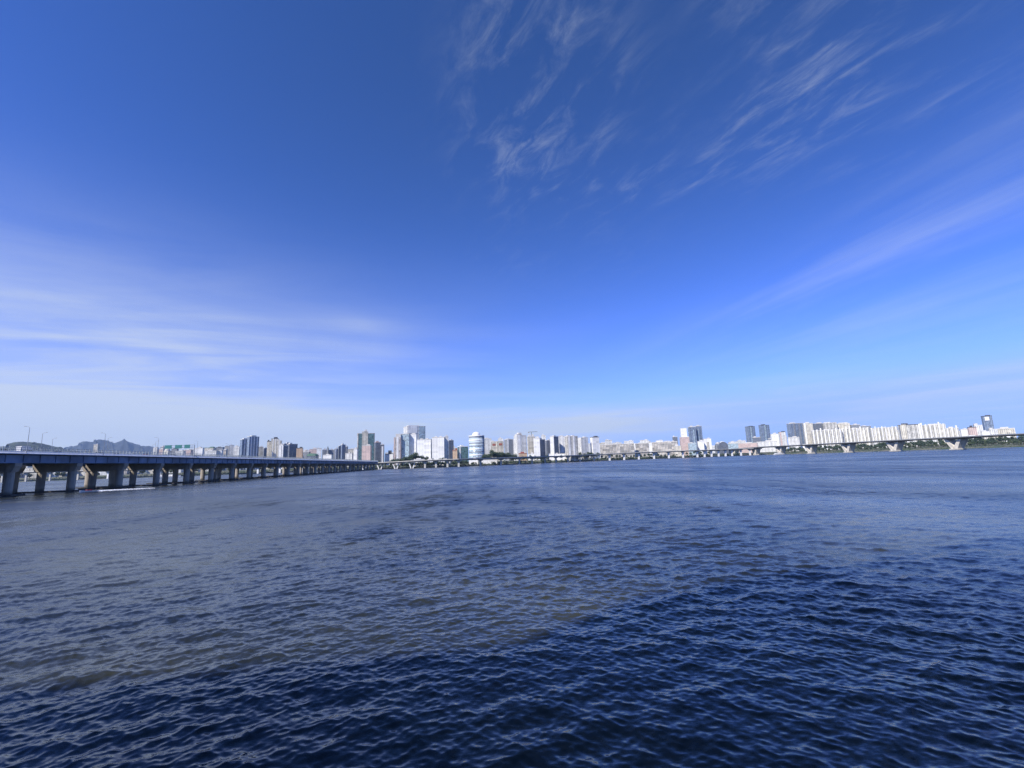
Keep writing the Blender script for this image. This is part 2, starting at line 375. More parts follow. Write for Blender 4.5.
# ------------------------------------------------------------------ land on the far side
def make_land():
    mb = MB(); cols = []
    pxs = [-330, -220] + list(range(-120, 1060, 12)) + [1100, 1150, 1300, 1500]
    for px in pxs:
        y0 = shoreY(px) + random.uniform(-4, 4)
        base_ = gp(px, y0)
        d = Vector((base_.x, base_.y, 0)).normalized()
        prof = [(-14, -1.5), (0, .25), (10, 1.6), (26, 3.0), (60, 4.6), (120, 7.0), (400, 9), (1500, 14), (5000, 30), (16000, 60)]
        cols.append([base_ + d * s_ + Vector((0, 0, zz + (random.uniform(-.3, .3) if 5 < s_ < 200 else 0))) for s_, zz in prof])
    k = len(cols[0])
    for c in cols: mb.v += [tuple(p) for p in c]
    for i in range(len(cols) - 1):
        for j in range(k - 1): mb.f.append((i * k + j, (i + 1) * k + j, (i + 1) * k + j + 1, i * k + j + 1))
    ma = bpy.data.materials.new('riverbank'); ma.use_nodes = True; n = NT(ma.node_tree); b = ma.node_tree.nodes['Principled BSDF']
    pos = n.n('ShaderNodeNewGeometry').outputs['Position']
    f = n.noise(pos, .03, 6, .62)[0]; f2 = n.noise(pos, .25, 4, .6)[0]
    c = n.mix(n.step(f, .42, .58), (.05, .075, .03, 1), (.17, .155, .115, 1)); c = n.mix(n.m('MULTIPLY', f2, .5), c, (.03, .05, .02, 1))
    ma.node_tree.links.new(c, b.inputs['Base Color']); b.inputs['Roughness'].default_value = .95
    return tag(mb.build('far_riverbank_ground', ma), kind='structure')
make_land()

# mountains far to the left
def ridge(name, pts, Y, depth, col, seed, rough_amp):
    rr = np.random.default_rng(seed); mb = MB()
    xs, hs = [], []
    n = 220
    px = np.linspace(pts[0][0], pts[-1][0], n); py = np.interp(px, [p[0] for p in pts], [p[1] for p in pts])
    for s_, a in ((.9, .5), (.33, .3), (.14, .22)): # crags
        for _ in range(7): py = py + rough_amp * a / 2 * np.sin(px * rr.uniform(.5, 1.2) / s_ * .8 + rr.uniform(0, 6.28))
    rows = 13
    for j in range(rows):
        t = j / (rows - 1) * 2 - 1
        for i in range(n):
            c = at(px[i], py[i], Y); h = max(6, c.z)
            fall = max(0, 1 - abs(t) ** 1.15)
            zz = h * fall * (1 + (.07 * math.sin(i * .31 + j * 1.9) + .03 * math.sin(i * .9 - j * 2.3)) * (1 if 0 < abs(t) < 1 else 0)) if fall > 0 else 0
            mb.v.append((c.x * (1 + t * depth / Y) + 0, Y + t * depth + 60 * math.sin(i * .3 + j), zz))
    for j in range(rows - 1):
        for i in range(n - 1):
            a = j * n + i; mb.f.append((a, a + 1, a + n + 1, a + n))
    return tag(mb.build(name, col, smooth=True), kind='structure')
forest = plain('mountain_forest', (.036, .046, .030), .95, .35, .012)
rock = plain('mountain_granite_forest', (.032, .037, .036), .95, .45, .006)
ridge('near_hill', [(-160, 466), (-60, 455), (-20, 447.5), (5, 446.5), (14, 444.5), (22, 441.6), (27, 441.8), (34, 443.5), (44, 443), (50, 446), (60, 448.5), (80, 452), (110, 460)], 3900, 800, forest, 3, .3)
ridge('far_mountains', [(40, 456), (60, 449), (70, 447), (78, 443.5), (84, 442), (90, 441.5), (95, 440), (102, 439.6), (108, 441.2), (116, 442.8), (122, 438.6), (127, 440), (134, 443.8), (142, 446.2), (149, 445.8), (156, 450), (175, 455), (200, 461)], 9200, 1500, rock, 5, .42)

# ------------------------------------------------------------------ haze over the valley
hz_mb = MB().box(-9000, 6500, -400, 12500, -3.0, 900)
hm = bpy.data.materials.new('haze'); hm.use_nodes = True; hn = hm.node_tree; hn.nodes.clear()
pv = hn.nodes.new('ShaderNodeVolumePrincipled'); pv.inputs['Color'].default_value = (.46, .66, 1.0, 1)
pv.inputs['Density'].default_value = 4.4e-5; pv.inputs['Anisotropy'].default_value = 0.0
ho = hn.nodes.new('ShaderNodeOutputMaterial'); hn.links.new(pv.outputs[0], ho.inputs['Volume'])
haze = tag(hz_mb.build('haze', hm), kind='stuff')

# ------------------------------------------------------------------ the quay, and an unseen tower added behind the photographer to shade the water
def shadow_src(px, py, h):                  # roof point whose shadow falls on the water at this place
    d = ray(px, py); t = -HC / d.z; p = Vector((d.x * t, d.y * t, 0)); return p + ts * (h / ts.z)
HT = 64.0
roofpts = [shadow_src(-260, 716, HT), shadow_src(0, 690, HT), shadow_src(512, 645, HT), shadow_src(637, 597, HT), shadow_src(1024, 532, HT), shadow_src(1260, 500, HT)]  # tower outline worked back from the shadow edge on the water
front = [(p.x, p.y) for p in roofpts]
poly = [(front[-1][0], min(front[-1][1], -3.5) - 42), *reversed(front), (front[0][0], front[0][1] - 38)]
area = sum(a[0] * b[1] - b[0] * a[1] for a, b in zip(poly, poly[1:] + poly[:1]))
if area < 0: poly.reverse()
print('TOWER', [(round(a), round(b)) for a, b in poly])
tower = tag(empty('shadow_tower', (0, 0, 0)), 'unseen grey tower added behind the viewer to cast the shadow on the water', 'building')
MB().prism(poly, 3.2, HT).build('wall', F_BLUEG, tower)
tag(MB().box(-190, 90, -160, 0.9, -2.5, 3.2).build('quay', concrete), kind='structure')

# ------------------------------------------------------------------ the left road bridge (twin decks)
def dirang(px):                            # heading of a line whose vanishing point is column px
    d = ray(px, hz(px)); return math.atan2(-d.x, d.y)
PITCHM = 26.6
def girder_bridge(label, dx, i0, i1, t0, t1, every=1):
    """deck along local +y; dx shifts the whole bridge sideways"""
    b = tag(empty('road_bridge', (0, 0, 0), dirang(460)), label, 'bridge')
    xr, xl = -149.5 + dx, -167.5 + dx       # deck edges
    MB().box(xl + 1.68, xr - 1.68, t0, t1, 13.76, 14.35).build('deck', asphalt, b)
    for s_, x in ((1, xr), (-1, xl)):
        k = MB(); pf = [(x, 14.05), (x, 14.2), (x - s_ * 1.6, 14.92), (x - s_ * 1.6, 15.1), (x - s_ * 1.66, 15.1), (x - s_ * 1.66, 14.05)]
        k.yprism(pf[::-1] if s_ < 0 else pf, t0, t1)
        k.build('parapet', white_paint, b)       # kerb with a sloping white coping
        rl = MB(); xm = x - s_ * 1.78
        for zz in (15.6, 16.35): rl.box(xm - .06, xm + .06, t0, t1, zz, zz + .12)
        t = t0
        while t < t1: rl.box(xm - .10, xm + .10, t - .13, t + .13, 14.36, 16.6); t += 2.2
        t = t0 + .37
        while t < t1: rl.box(xm - .035, xm + .035, t - .035, t + .035, 14.36, 16.35); t += .73
        rl.build('railing', rail_paint, b)
        # plate girder with stiffeners
        gm = MB(); xg = x - s_ * 1.5; gm.box(xg - .05, xg + .05, t0, t1, 11.2, 13.75)
        gm.box(xg - .38, xg + .38, t0, t1, 10.95, 11.2)
        t = t0
        while t < t1:
            gm.box(*sorted((xg + s_ * .05, xg + s_ * .36)), t - .06, t + .06, 11.2, 13.72); t += 6.65
        gm.build('girder', girder_blue, b)
    ing = MB()
    for xx in (xl + 6.2, xr - 6.2): ing.box(xx - .4, xx + .4, t0, t1, 11.3, 13.75)
    ing.build('inner_girder', girder_blue, b)
    for i in range(i0, i1):
        t = 154.5 + PITCHM * i
        if i % every: continue
        if t > t1 - 8: break
        pr = empty('pier', (0, t, 0)); pr.parent = b
        cb = MB(); xa, xb = -164 + dx, -153 + dx
        cb.yprism([(xa - 1.6, 8.0), (xb + 1.6, 8.0), (xr - 1.0, 9.9), (xr - 1.0, 10.95), (xl + 1.0, 10.95), (xl + 1.0, 9.9)], -1.35, 1.35)
        cb.build('cap_beam', pier_concrete, pr)
        for xc in (xa, xb):
            cm = MB(); pf = [(math.cos(q) , math.sin(q)) for q in [2 * math.pi * k / 14 for k in range(14)]]
            n = len(cm.v)
            cm.v += [(xc + c * 1.4, s2 * 1.25, -2) for c, s2 in pf] + [(xc + c * 1.5, s2 * 1.25, 8.1) for c, s2 in pf]
            for k in range(14):
                j = (k + 1) % 14; cm.f.append((n + k, n + j, n + 14 + j, n + 14 + k))
            cm.build('column', pier_concrete, pr)
        MB().box(xa - 3.6, xb + 3.6, -2.6, 2.6, -1.5, .55).build('footing', concrete_dark, pr)
    return b
bridgeA = girder_bridge('blue girder road bridge on dark concrete piers, the near deck with white kerb band', 0, -3, 60, 70, 905)
bridgeB = girder_bridge('second blue girder bridge running close behind the near deck with white kerb band', -20.5, -3, 60, 70, 915, 2)
brot = Matrix.Rotation(dirang(460), 4, 'Z')
def onbridge(x, t, z): return brot @ Vector((x, t, z))
def tof(px, x):                            # distance along the bridge of the spot seen in column px, x to the side
    d = brot.inverted() @ ray(px, hz(px)); return x * d.y / d.x

# lamps along the deck edges
def make_lamp(h=9.0):
    o = empty('street_lamp'); MB().tube([(0, 0, 0), (0, 0, h * .5), (0, 0, h)], [.11, .08, .055]).build('pole', steel, o)
    MB().tube([(0, 0, h - .1), (-.6, 0, h + .3), (-1.3, 0, h + .4)], .04).build('arm', steel, o)
    MB().box(-1.7, -1.15, -.12, .12, h + .34, h + .46).build('lamp_head', steel, o)
    return o
lamp0 = make_lamp()
first = True
lspots = [(-150.0, tof(23, -150) + 36 * i, 0, 'n') for i in range(16)] + [(-167.0, tof(37, -167) + 36 * i, math.pi, 'f') for i in range(12)] + [(-187.6, tof(48, -187.6) + 36 * i, math.pi, 'b') for i in range(8)]
ord_ = ['first', 'second', 'third', 'fourth', 'fifth', 'sixth', 'seventh', 'eighth', 'ninth', 'tenth', 'eleventh', 'twelfth', 'thirteenth', 'fourteenth', 'fifteenth', 'sixteenth']
cnt = {'n': 0, 'f': 0, 'b': 0}
side = {'n': 'on the near railing of the blue bridge', 'f': 'between the two decks of the blue bridge', 'b': 'along the far railing of the blue bridge'}
for x, t, rz, s_ in lspots:
    o = lamp0 if first else copy_tree(lamp0); first = False
    o.location = onbridge(x, t, 14.35); o.rotation_euler = (0, 0, rz + dirang(460))
    tag(o, f'thin grey street lamp {side[s_]}, {ord_[cnt[s_]]} from left', 'street lamp', 'street lamps on the blue bridge'); cnt[s_] += 1

# gantry with green direction signs
gt = tag(empty('sign_gantry', onbridge(-158.5, tof(177, -158.5), 14.35), dirang(460)), 'road sign gantry with green panels standing over the blue bridge', 'sign gantry')
MB().tube([(-8.2, 0, 0), (-8.2, 0, 7.1)], .2, 8).build('post', steel, gt); MB().tube([(8.2, 0, 0), (8.2, 0, 7.1)], .2, 8).build('post', steel, gt)
MB().tube([(-8.2, 0, 5.8), (8.2, 0, 5.8)], .13).tube([(-8.2, 0, 7.0), (8.2, 0, 7.0)], .13).build('beam', steel, gt)
for xc, w_ in ((-5.6, 3.6), (-.2, 3.6), (4.4, 3.0)):
    p = MB().box(xc - w_ / 2, xc + w_ / 2, -.35, -.2, 5.2, 7.2).build('sign_panel', sign_green, gt)

# vehicles on the bridge
def car(paint, L=4.4, h=1.45, van=False):
    o = empty('truck' if van else 'car')
    if van:
        MB().box(-1.1, 1.1, -3.4, 2.2, .8, 3.5).build('cargo_box', paint, o)
        cb = MB().xprism([(2.25, .6), (4.1, .6), (4.1, 1.5), (3.7, 2.6), (2.25, 2.7)], -1.0, 1.0).build('cab', paint, o)
        MB().box(-.95, .95, -3.3, 2.24, .5, .79).build('chassis', dark_steel, o)
        MB().hull8([(-.9, 4.11, 1.5), (.9, 4.11, 1.5), (.9, 4.13, 1.5), (-.9, 4.13, 1.5)], [(-.85, 3.73, 2.5), (.85, 3.73, 2.5), (.85, 3.75, 2.5), (-.85, 3.75, 2.5)]).build('windscreen', glassm, o)
        ys = (-2.4, 3.0); r_ = .48
    else:
        MB().xprism([(-L / 2, .3), (L / 2, .3), (L / 2, .75), (L / 2 - .9, .92), (-L / 2 + .3, .95), (-L / 2, .8)], -.88, .88).build('body', paint, o)
        MB().hull8([(-.8, -L / 2 + .35, .95), (.8, -L / 2 + .35, .95), (.8, L / 2 - 1.0, .92), (-.8, L / 2 - 1.0, .92)], [(-.65, -L / 2 + 1.0, h), (.65, -L / 2 + 1.0, h), (.65, L / 2 - 1.9, h), (-.65, L / 2 - 1.9, h)]).build('window', glassm, o)
        MB().box(-.62, .62, -L / 2 + 1.02, L / 2 - 1.92, h + .003, h + .05).build('roof', paint, o)
        ys = (-L / 2 + .8, L / 2 - .85); r_ = .33
    for sx in (-1, 1):
        for yy in ys: MB().tube([(sx * .72, yy, r_), (sx * .93, yy, r_)], r_, 12).build('wheel', rubber, o)
    return o
paints = {'white': white_paint, 'silver': plain('silver_paint', (.5, .5, .52), .35, .03, metal=.4), 'black': plain('black_paint', (.02, .02, .023), .3, .03),
          'red': plain('red_paint', (.4, .03, .03), .35, .03)}
tk = car(white_paint, van=True); tk.location = onbridge(-156.5, tof(20.5, -156.5), 14.36); tk.rotation_euler = (0, 0, dirang(460)); tk.scale = (.8, .66, .8)
tag(tk, 'white box truck on the blue bridge, near the left edge of the view', 'truck')
protos = {c: car(p) for c, p in paints.items()}
used = set(); where = {176: 'just behind the white box truck', 188: 'behind the second near lamp', 205: 'in front of the blue mountains', 222: 'below the highest blue peak', 238: 'before the mountain tail',
                       252: 'just before the green sign gantry', 275: 'just past the green sign gantry', 300: 'before the dark roofed houses', 330: 'before the striped tower pair', 365: 'past the striped tower pair', 420: 'before the cream tower cluster'}
for t, c, x in ((178, 'silver', -153.5), (188, 'white', -153.5), (205, 'black', -157), (222, 'white', -153.5), (238, 'silver', -157), (252, 'red', -153.5), (275, 'white', -153.5), (300, 'white', -153.5), (330, 'black', -157), (365, 'white', -153.5), (420, 'silver', -153.5)):
    o = protos[c] if c not in used else copy_tree(protos[c]); used.add(c)
    o.location = onbridge(x, t, 14.36); o.rotation_euler = (0, 0, dirang(460))
    tag(o, f'{c} car driving on the blue bridge {where.get(t, "behind the white truck")}', 'car', 'cars on the blue bridge')

# ------------------------------------------------------------------ the right bridge on slanted concrete piers
rb_ = tag(empty('concrete_bridge', (0, 0, 0), dirang(490)), 'long pale concrete bridge on slanted legs crossing the river at right', 'bridge')
def rdeck(t): return 18.4 + (t - 640) / 600 * 2.4 if t < 1250 else 20.8 - (t - 1250) * .006
XR = 725
dk = MB(); ed = MB(); st_ = [300, 420, 530] + [643 + 28 * k for k in range(36)]
SP = 112.0
pts_t = [705 + SP * k for k in range(-2, 8)]
for a, c in zip(st_, st_[1:]):
    za, zc_ = rdeck(a), rdeck(c)
    def thick(t): return 1.9 + 1.6 * max(0, 1 - min(abs(t - q) for q in pts_t) / 34) ** 1.5
    dk.hull8([(XR - 5, a, za - thick(a)), (XR + 9, a, za - thick(a)), (XR + 9, c, zc_ - thick(c)), (XR - 5, c, zc_ - thick(c))],
             [(XR - 8.5, a, za - .55), (XR + 12.5, a, za - .55), (XR + 12.5, c, zc_ - .55), (XR - 8.5, c, zc_ - .55)])
    ed.hull8([(XR - 9, a, za - .54), (XR + 13, a, za - .54), (XR + 13, c, zc_ - .54), (XR - 9, c, zc_ - .54)], [(XR - 9, a, za + .1), (XR + 13, a, za + .1), (XR + 13, c, zc_ + .1), (XR - 9, c, zc_ + .1)])
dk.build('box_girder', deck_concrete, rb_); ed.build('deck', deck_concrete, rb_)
for xx in (XR - 9, XR + 12.7):
    pm = MB()
    for a, c in zip(st_, st_[1:]):
        pm.hull8([(xx, a, rdeck(a) + .104), (xx + .3, a, rdeck(a) + .104), (xx + .3, c, rdeck(c) + .104), (xx, c, rdeck(c) + .104)], [(xx, a, rdeck(a) + 1.1), (xx + .3, a, rdeck(a) + 1.1), (xx + .3, c, rdeck(c) + 1.1), (xx, c, rdeck(c) + 1.1)])
    pm.build('parapet', steel, rb_)
for t in pts_t:
    if t > 1420: continue
    pr = empty('pier', (XR + 2, t, 0)); pr.parent = rb_
    zt = rdeck(t) - 3.0
    MB().box(-7.5, 7.5, -6.5, 6.5, -1.5, 1.6).build('footing', concrete_pale, pr)
    for s_ in (-1, 1):
        lo = [(-5.5, s_ * 1.6 - 3.6, 1.6), (5.5, s_ * 1.6 - 3.6, 1.6), (5.5, s_ * 1.6 + 3.6, 1.6), (-5.5, s_ * 1.6 + 3.6, 1.6)]
        hi = [(-6.5, s_ * 11 - 2.6, zt + .4), (6.5, s_ * 11 - 2.6, zt + .4), (6.5, s_ * 11 + 2.6, zt + .4), (-6.5, s_ * 11 + 2.6, zt + .4)]
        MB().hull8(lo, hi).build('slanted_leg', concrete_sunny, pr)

# ------------------------------------------------------------------ elevated riverside expressway along the far bank
ex = tag(empty('elevated_expressway', (0, 0, 0)), 'grey elevated expressway on many short piers along the far waterline', 'expressway')
epx = list(range(-150, 770, 8))
def ez(px): return float(np.interp(px, [0, 50, 110, 165, 340, 380, 430, 480, 560, 650, 745], [20, 20, 17, 16, 13.4, 12.4, 13.6, 13.4, 14.6, 18.0, 18.6]))
line = [gp(px, shoreY(px) - 6, 0) for px in epx]
dk = MB(); pa = MB()
def offs(i):
    a = line[max(0, i - 1)]; b = line[min(len(line) - 1, i + 1)]; d = (b - a).normalized(); return Vector((-d.y, d.x, 0))
for i in range(len(line) - 1):
    a, b = line[i], line[i + 1]; na, nb = offs(i), offs(i + 1); za, zb = ez(epx[i]), ez(epx[i + 1]); U = Vector((0, 0, 1))
    dk.hull8([a - na * 4.5 + U * (za - 2.2), b - nb * 4.5 + U * (zb - 2.2), b + nb * 11 + U * (zb - 2.2), a + na * 11 + U * (za - 2.2)],
             [a - na * 6 + U * (za - .3), b - nb * 6 + U * (zb - .3), b + nb * 12.5 + U * (zb - .3), a + na * 12.5 + U * (za - .3)])
    pa.hull8([a - na * 6.1 + U * (za - .296), b - nb * 6.1 + U * (zb - .296), b - nb * 5.7 + U * (zb - .296), a - na * 5.7 + U * (za - .296)],
             [a - na * 6.1 + U * (za + .95), b - nb * 6.1 + U * (zb + .95), b - nb * 5.7 + U * (zb + .95), a - na * 5.7 + U * (za + .95)])
dk.build('deck', concrete, ex); pa.build('parapet', concrete_pale, ex)
ppx = [-100, -72, -46, -22, 2, 26, 50, 78, 108, 136, 160, 186, 212, 236, 258, 280, 302, 324, 346] + [425, 436, 447.5, 458.7, 480.5, 501, 519.5, 532, 545, 556, 568, 580, 594] + [609.5, 624, 638.7, 654, 668.8, 683, 697.3, 704.5, 711.5, 718.5, 725.5, 732, 741, 750]
for px in ppx:
    pr = empty('pier', gp(px, shoreY(px) - 6)); pr.parent = ex; z1 = ez(px) - 2.2
    w_ = 1.7 if px < 600 else 2.3
    MB().box(-w_, w_, -1.2, 1.2, -1.6, z1 - 2.4).build('column', white_paint if px > 600 or px < 300 and px > 90 else concrete_pale, pr)  # sunlit left columns carry their brightness as a white colour
    MB().yprism([(-w_ - .2, z1 - 2.4), (w_ + .2, z1 - 2.4), (5.2, z1 - .9), (5.2, z1 + .01), (-5.2, z1 + .01), (-5.2, z1 - .9)], -1.3, 1.3).build('pier_head', concrete_pale, pr)
for px in (364, 380, 396, 412):
    pr = empty('pier', gp(px, shoreY(px) - 6)); pr.parent = ex; z1 = ez(px) - 2.2
    for s_ in (-1, 1):
        MB().yprism([(s_ * 1.2 - 1.0, -1.5), (s_ * 1.2 + 1.0, -1.5), (s_ * 5.6 + .8, z1 + .01), (s_ * 5.6 - .8, z1 + .01)], -1.1, 1.1).build('slanted_leg', white_paint, pr)

# ------------------------------------------------------------------ buildings of the far bank
G = 6.0
used_labels = {}
def bld(label, x0, x1, yt, Y, mat, rot=0.0, dr=.7, name='building', cat='building', roof=None, pent=None, strips=None, ribs=0, podium=None, base_px=True, rmat=None):
    """x0..x1 and yt: outline of the roof line in the view; Y: distance. Stands on the ground as a full box."""
    a, b = at(x0, yt, Y), at(x1, yt, Y); az_ = math.atan2((a.x + b.x) / 2, Y); az_ *= .9 if az_ > 0 else .25
    Wd = abs(b.x - a.x) * math.cos(az_); h = (a.z + b.z) / 2 - G
    c, s_ = abs(math.cos(R(rot))), abs(math.sin(R(rot)))
    w = Wd / (c + dr * s_); d = w * dr
    if rot == 0 and d > 40: d = 40
    if rot == 0 and d < 12: d = 12
    o = tag(empty(name, ((a.x + b.x) / 2 + math.sin(az_) * d / 2, Y + math.cos(az_) * d / 2, G), R(rot) - az_), label, cat)
    MB().box(-w / 2, w / 2, -d / 2, d / 2, -3, h).build('wall', mat, o)
    rm = rmat or roof_pale
    pr = MB(); e = .25                       # parapet upstand round the roof
    for q in ((-w / 2 - e, w / 2 + e, -d / 2 - e, -d / 2 + .3), (-w / 2 - e, w / 2 + e, d / 2 - .3, d / 2 + e), (-w / 2 - e, -w / 2 + .3, -d / 2 + .3, d / 2 - .3), (w / 2 - .3, w / 2 + e, -d / 2 + .3, d / 2 - .3)): pr.box(*q, h - .4, h + .9)
    pr.build('parapet', rm, o)
    for (fx, fw_, ph) in (pent or [(random.uniform(-.25, .25), random.uniform(.25, .5), random.uniform(2.5, 4.5))]):
        MB().box(fx * w - fw_ * w / 2, fx * w + fw_ * w / 2, -d * .28, d * .28, h + .003, h + ph).build('rooftop_house', rm, o)
    for (fx, fw_, z0, z1, sm) in (strips or []):
        MB().box((fx - fw_ / 2) * w, (fx + fw_ / 2) * w, -d / 2 - .5, -d / 2 - .003, z0 * h - 3 * (z0 == 0), z1 * h).build('facade_panel', sm, o)
    if ribs:
        for k in range(ribs):
            fx = (k + .5) / ribs - .5
            rw = w / ribs * .34
            MB().box(fx * w - rw / 2, fx * w + rw / 2, -d / 2 - 3.2, -d / 2 - .003, -3, h + random.choice((1.0, 2.2, 3.0, 4.4, 6.5))).build('stair_tower', F_PLAINW, o)
    if podium:
        pw, ph, pm = podium
        MB().box(-w * pw / 2, w * pw / 2, -d / 2 - 12, -d / 2 - .003, -3, ph).build('podium', pm, o)
    return o
A = 'apartment_tower'; AC = 'apartment tower'; O = 'office_tower'; OC = 'office tower'; S = 'apartment_block'; SC = 'apartment block'
# --- behind the blue bridge, seen under and over its deck
for i, (x0, x1, yt, mt, dsc) in enumerate([
    (-45, -22, 468, F_CREAM, 'cream low block beyond the blue bridge at the far left edge'), (-14, 3, 466.5, F_WHITE, 'white low block seen left of the first bridge column'),
    (8, 17, 468.5, F_BEIGE, 'narrow beige block seen under the blue bridge right of its first column'), (19, 27, 465.5, F_WHITE, 'white block glimpsed under the deck before the second column'),
    (27, 40, 468, F_CREAM, 'cream block half hidden by the second bridge column'), (49, 56, 466, F_WHITE, 'small white block under the deck between the second and third column'),
    (57, 69, 467, F_BEIGE, 'wide beige block under the deck left of the third column'), (79, 90, 466.5, F_CREAM, 'cream block under the deck behind the speedboat'),
    (100, 112, 468, F_WHITE, 'white block under the deck behind the long boat wake'), (120, 127, 465.5, F_BEIGE, 'slim beige block under the deck past the boat wake'),
    (128, 139, 466.5, F_WHITE, 'white block under the deck at the end of the boat wake'), (148, 160, 466, F_CREAM, 'cream block under the deck above the moored white boat'),
    (170, 181, 465.5, F_WHITE, 'white block under the deck right of the moored white boat'), (187, 198, 465, F_CREAM, 'cream block under the deck below the green sign gantry')]):
    bld(dsc, x0, x1, yt, 1180 + 25 * (i % 4), mt, name='low_building', cat='building')
bld('small beige tower rising against the blue mountains', 94, 97.6, 444.5, 1900, F_CREAM, name=A, cat=AC)
bld('small white tower at the foot of the blue mountains', 153.3, 157, 447.8, 1500, F_WHITE, name=A, cat=AC)
bld('pinkish low block beside the small white mountain foot tower', 157.4, 163, 449.2, 1550, F_PINK, name='low_building')
bld('grey slim block peeping over the pinkish low block', 160.5, 163.2, 447, 1750, F_GREY, name='low_building')
bld('dark roofed house right of the pale domed hall', 171.5, 176.5, 449, 1500, F_GREY, name='low_building', rmat=roof_dark)
bld('low white house under the green sign gantry', 176, 183, 451.2, 1420, F_WHITE, name='low_building')
bld('pinkish block right below the last green sign panel', 183, 190.5, 450, 1500, F_PINK, name='low_building')
bld('narrow white block right of the green sign gantry', 190.5, 196.5, 449, 1560, F_WHITE, name='low_building')
bld('blank white cube of a building between the sign gantry and the green roofed block', 197, 202.5, 448, 1460, F_PLAINW, name='low_building')
bld('block with a green roof above a white row of houses', 203.5, 213, 447.8, 1650, F_CREAM, name='low_building', rmat=green_roof)
bld('low white row of houses before the green roofed block', 205, 216, 451, 1400, F_WHITE, name='low_building')
bld('grey roofed block left of the pale apartment group', 216.5, 222.5, 447.4, 1700, F_GREY, name='low_building', rmat=roof_dark)
bld('small white house below the grey roofed block', 216.5, 221.5, 450.8, 1420, F_PLAINW, name='low_building')
bld('low beige house behind the bridge kerb near the pale apartments', 222, 226, 450, 1440, F_BEIGE, name='low_building')
bld('pale apartment slab, first of the pale group left of the striped tower pair', 224.5, 229, 446.2, 1600, F_CREAM, 18, name=S, cat=SC)
bld('pale apartment slab, middle of the pale group left of the striped tower pair', 228.7, 233.5, 445.2, 1640, F_WHITE, 18, name=S, cat=SC)
bld('pale apartment slab next to the striped tower pair', 233.7, 239.3, 446.8, 1560, F_WHITE, 0, name=S, cat=SC)
bld('left shorter tower of the striped blue grey pair', 240.6, 249.2, 439.6, 1330, F_BLUEG, 50, .45, name=A, cat=AC, pent=[(-.1, .4, 4)], strips=[(-.2, .12, 0, 1, F_PLAINW), (.2, .12, 0, 1, F_PLAINW)])
bld('right taller tower of the striped blue grey pair', 247.6, 257.2, 436.8, 1290, F_BLUEG, 50, .45, name=A, cat=AC, pent=[(0, .5, 4)], strips=[(-.3, .1, 0, 1, F_PLAINW), (.0, .1, 0, 1, F_PLAINW), (.3, .1, 0, 1, F_PLAINW)])
bld('beige block tucked behind the striped tower pair', 257, 263, 447, 1400, F_CREAM, 20, name=S, cat=SC)
bld('slim dark block between the striped pair and the cream cluster', 263.2, 267, 448.2, 1450, F_DARK, 35, name=S, cat=SC)
bld('narrow cream tower with dark cap at the left of the cream cluster', 266.8, 271.2, 441.4, 1350, F_CREAM, 12, name=A, cat=AC, rmat=roof_dark)
bld('tallest cream tower of the cream cluster, with dark rooftop', 271, 277.6, 438.8, 1340, F_CREAM, 10, name=A, cat=AC, pent=[(.1, .5, 5)], rmat=roof_dark, strips=[(-.2, .14, 0, 1, F_PLAINW), (.2, .14, 0, 1, F_PLAINW)])
bld('cream tower at the right of the cream cluster', 276.8, 281.3, 440.8, 1330, F_CREAM, 10, name=A, cat=AC, strips=[(0, .2, 0, 1, F_PLAINW)])
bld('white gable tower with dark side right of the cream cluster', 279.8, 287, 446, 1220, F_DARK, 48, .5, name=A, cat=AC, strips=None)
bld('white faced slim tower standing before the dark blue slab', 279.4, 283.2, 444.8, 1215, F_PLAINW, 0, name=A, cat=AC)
bld('dark grey tower behind the white faced slim tower', 282.5, 289, 443.8, 1400, F_DARK, 40, name=A, cat=AC)
bld('dark blue slab left of the tan building with brown cap', 287, 296, 444.2, 1300, F_DARK, 52, .5, name=A, cat=AC)
bld('tan building with a brown cap right of the dark blue slab', 296.2, 302.2, 448.2, 1260, F_ORANGE, 8, name='building', rmat=roof_dark)
bld('low grey shed right of the tan building', 302.4, 309, 452, 1320, F_GREY, name='low_building')
bld('pink building above the dark curved hall', 308.6, 317, 449.2, 1340, F_PINK, 12, name='building')
bld('white slab right next to the pink building', 316.2, 321.2, 448.4, 1290, F_PLAINW, 15, name='building')
bld('grey office block left of the little spire', 321.6, 327, 449.8, 1400, F_GREY, 20, name='building')
bld('grey office block right of the little spire', 328, 333.5, 450, 1390, F_GREY, 20, name='building')
bld('low white house in front of the grey spire blocks', 323, 331.5, 455, 1200, F_PLAINW, name='low_building')
bld('slim white and dark block left of the dark slab pair', 333.4, 338, 449, 1330, F_GREY, 30, name='building', strips=[(-.2, .35, 0, 1, F_PLAINW)])
bld('left of two dark slabs west of the green glass tower', 337.8, 341.8, 446.2, 1350, F_DARK, 40, name=O, cat=OC)
bld('right taller of two dark slabs west of the green glass tower', 340.6, 345.2, 444.8, 1300, F_BLUEG, 40, name=O, cat=OC)
bld('needle thin dark tower beside the dark slab pair', 345.6, 347, 446.6, 1380, F_DARK, name=O, cat=OC)
bld('cream block left of the green glass tower', 347.2, 355.4, 449.2, 1300, F_CREAM, 10, name='building')
bld('low cream house at the foot of the cream block', 345.5, 352, 453.5, 1150, F_WHITE, name='low_building')
bld('white slim slab on the left flank of the green glass tower', 353.6, 357.2, 449, 1120, F_PLAINW, 0, name='building')
bld('green glass office tower with a pale core rising through its middle', 355.8, 374.2, 433.4, 1200, F_GREENG, 14, .55, name=O, cat=OC, pent=[(-.05, .36, 6), (-.02, .15, 10)],
    strips=[(-.06, .34, 0, 1.03, F_CREAM), (-.47, .06, 0, 1, F_CREAM), (.47, .05, 0, 1, F_DARK)])
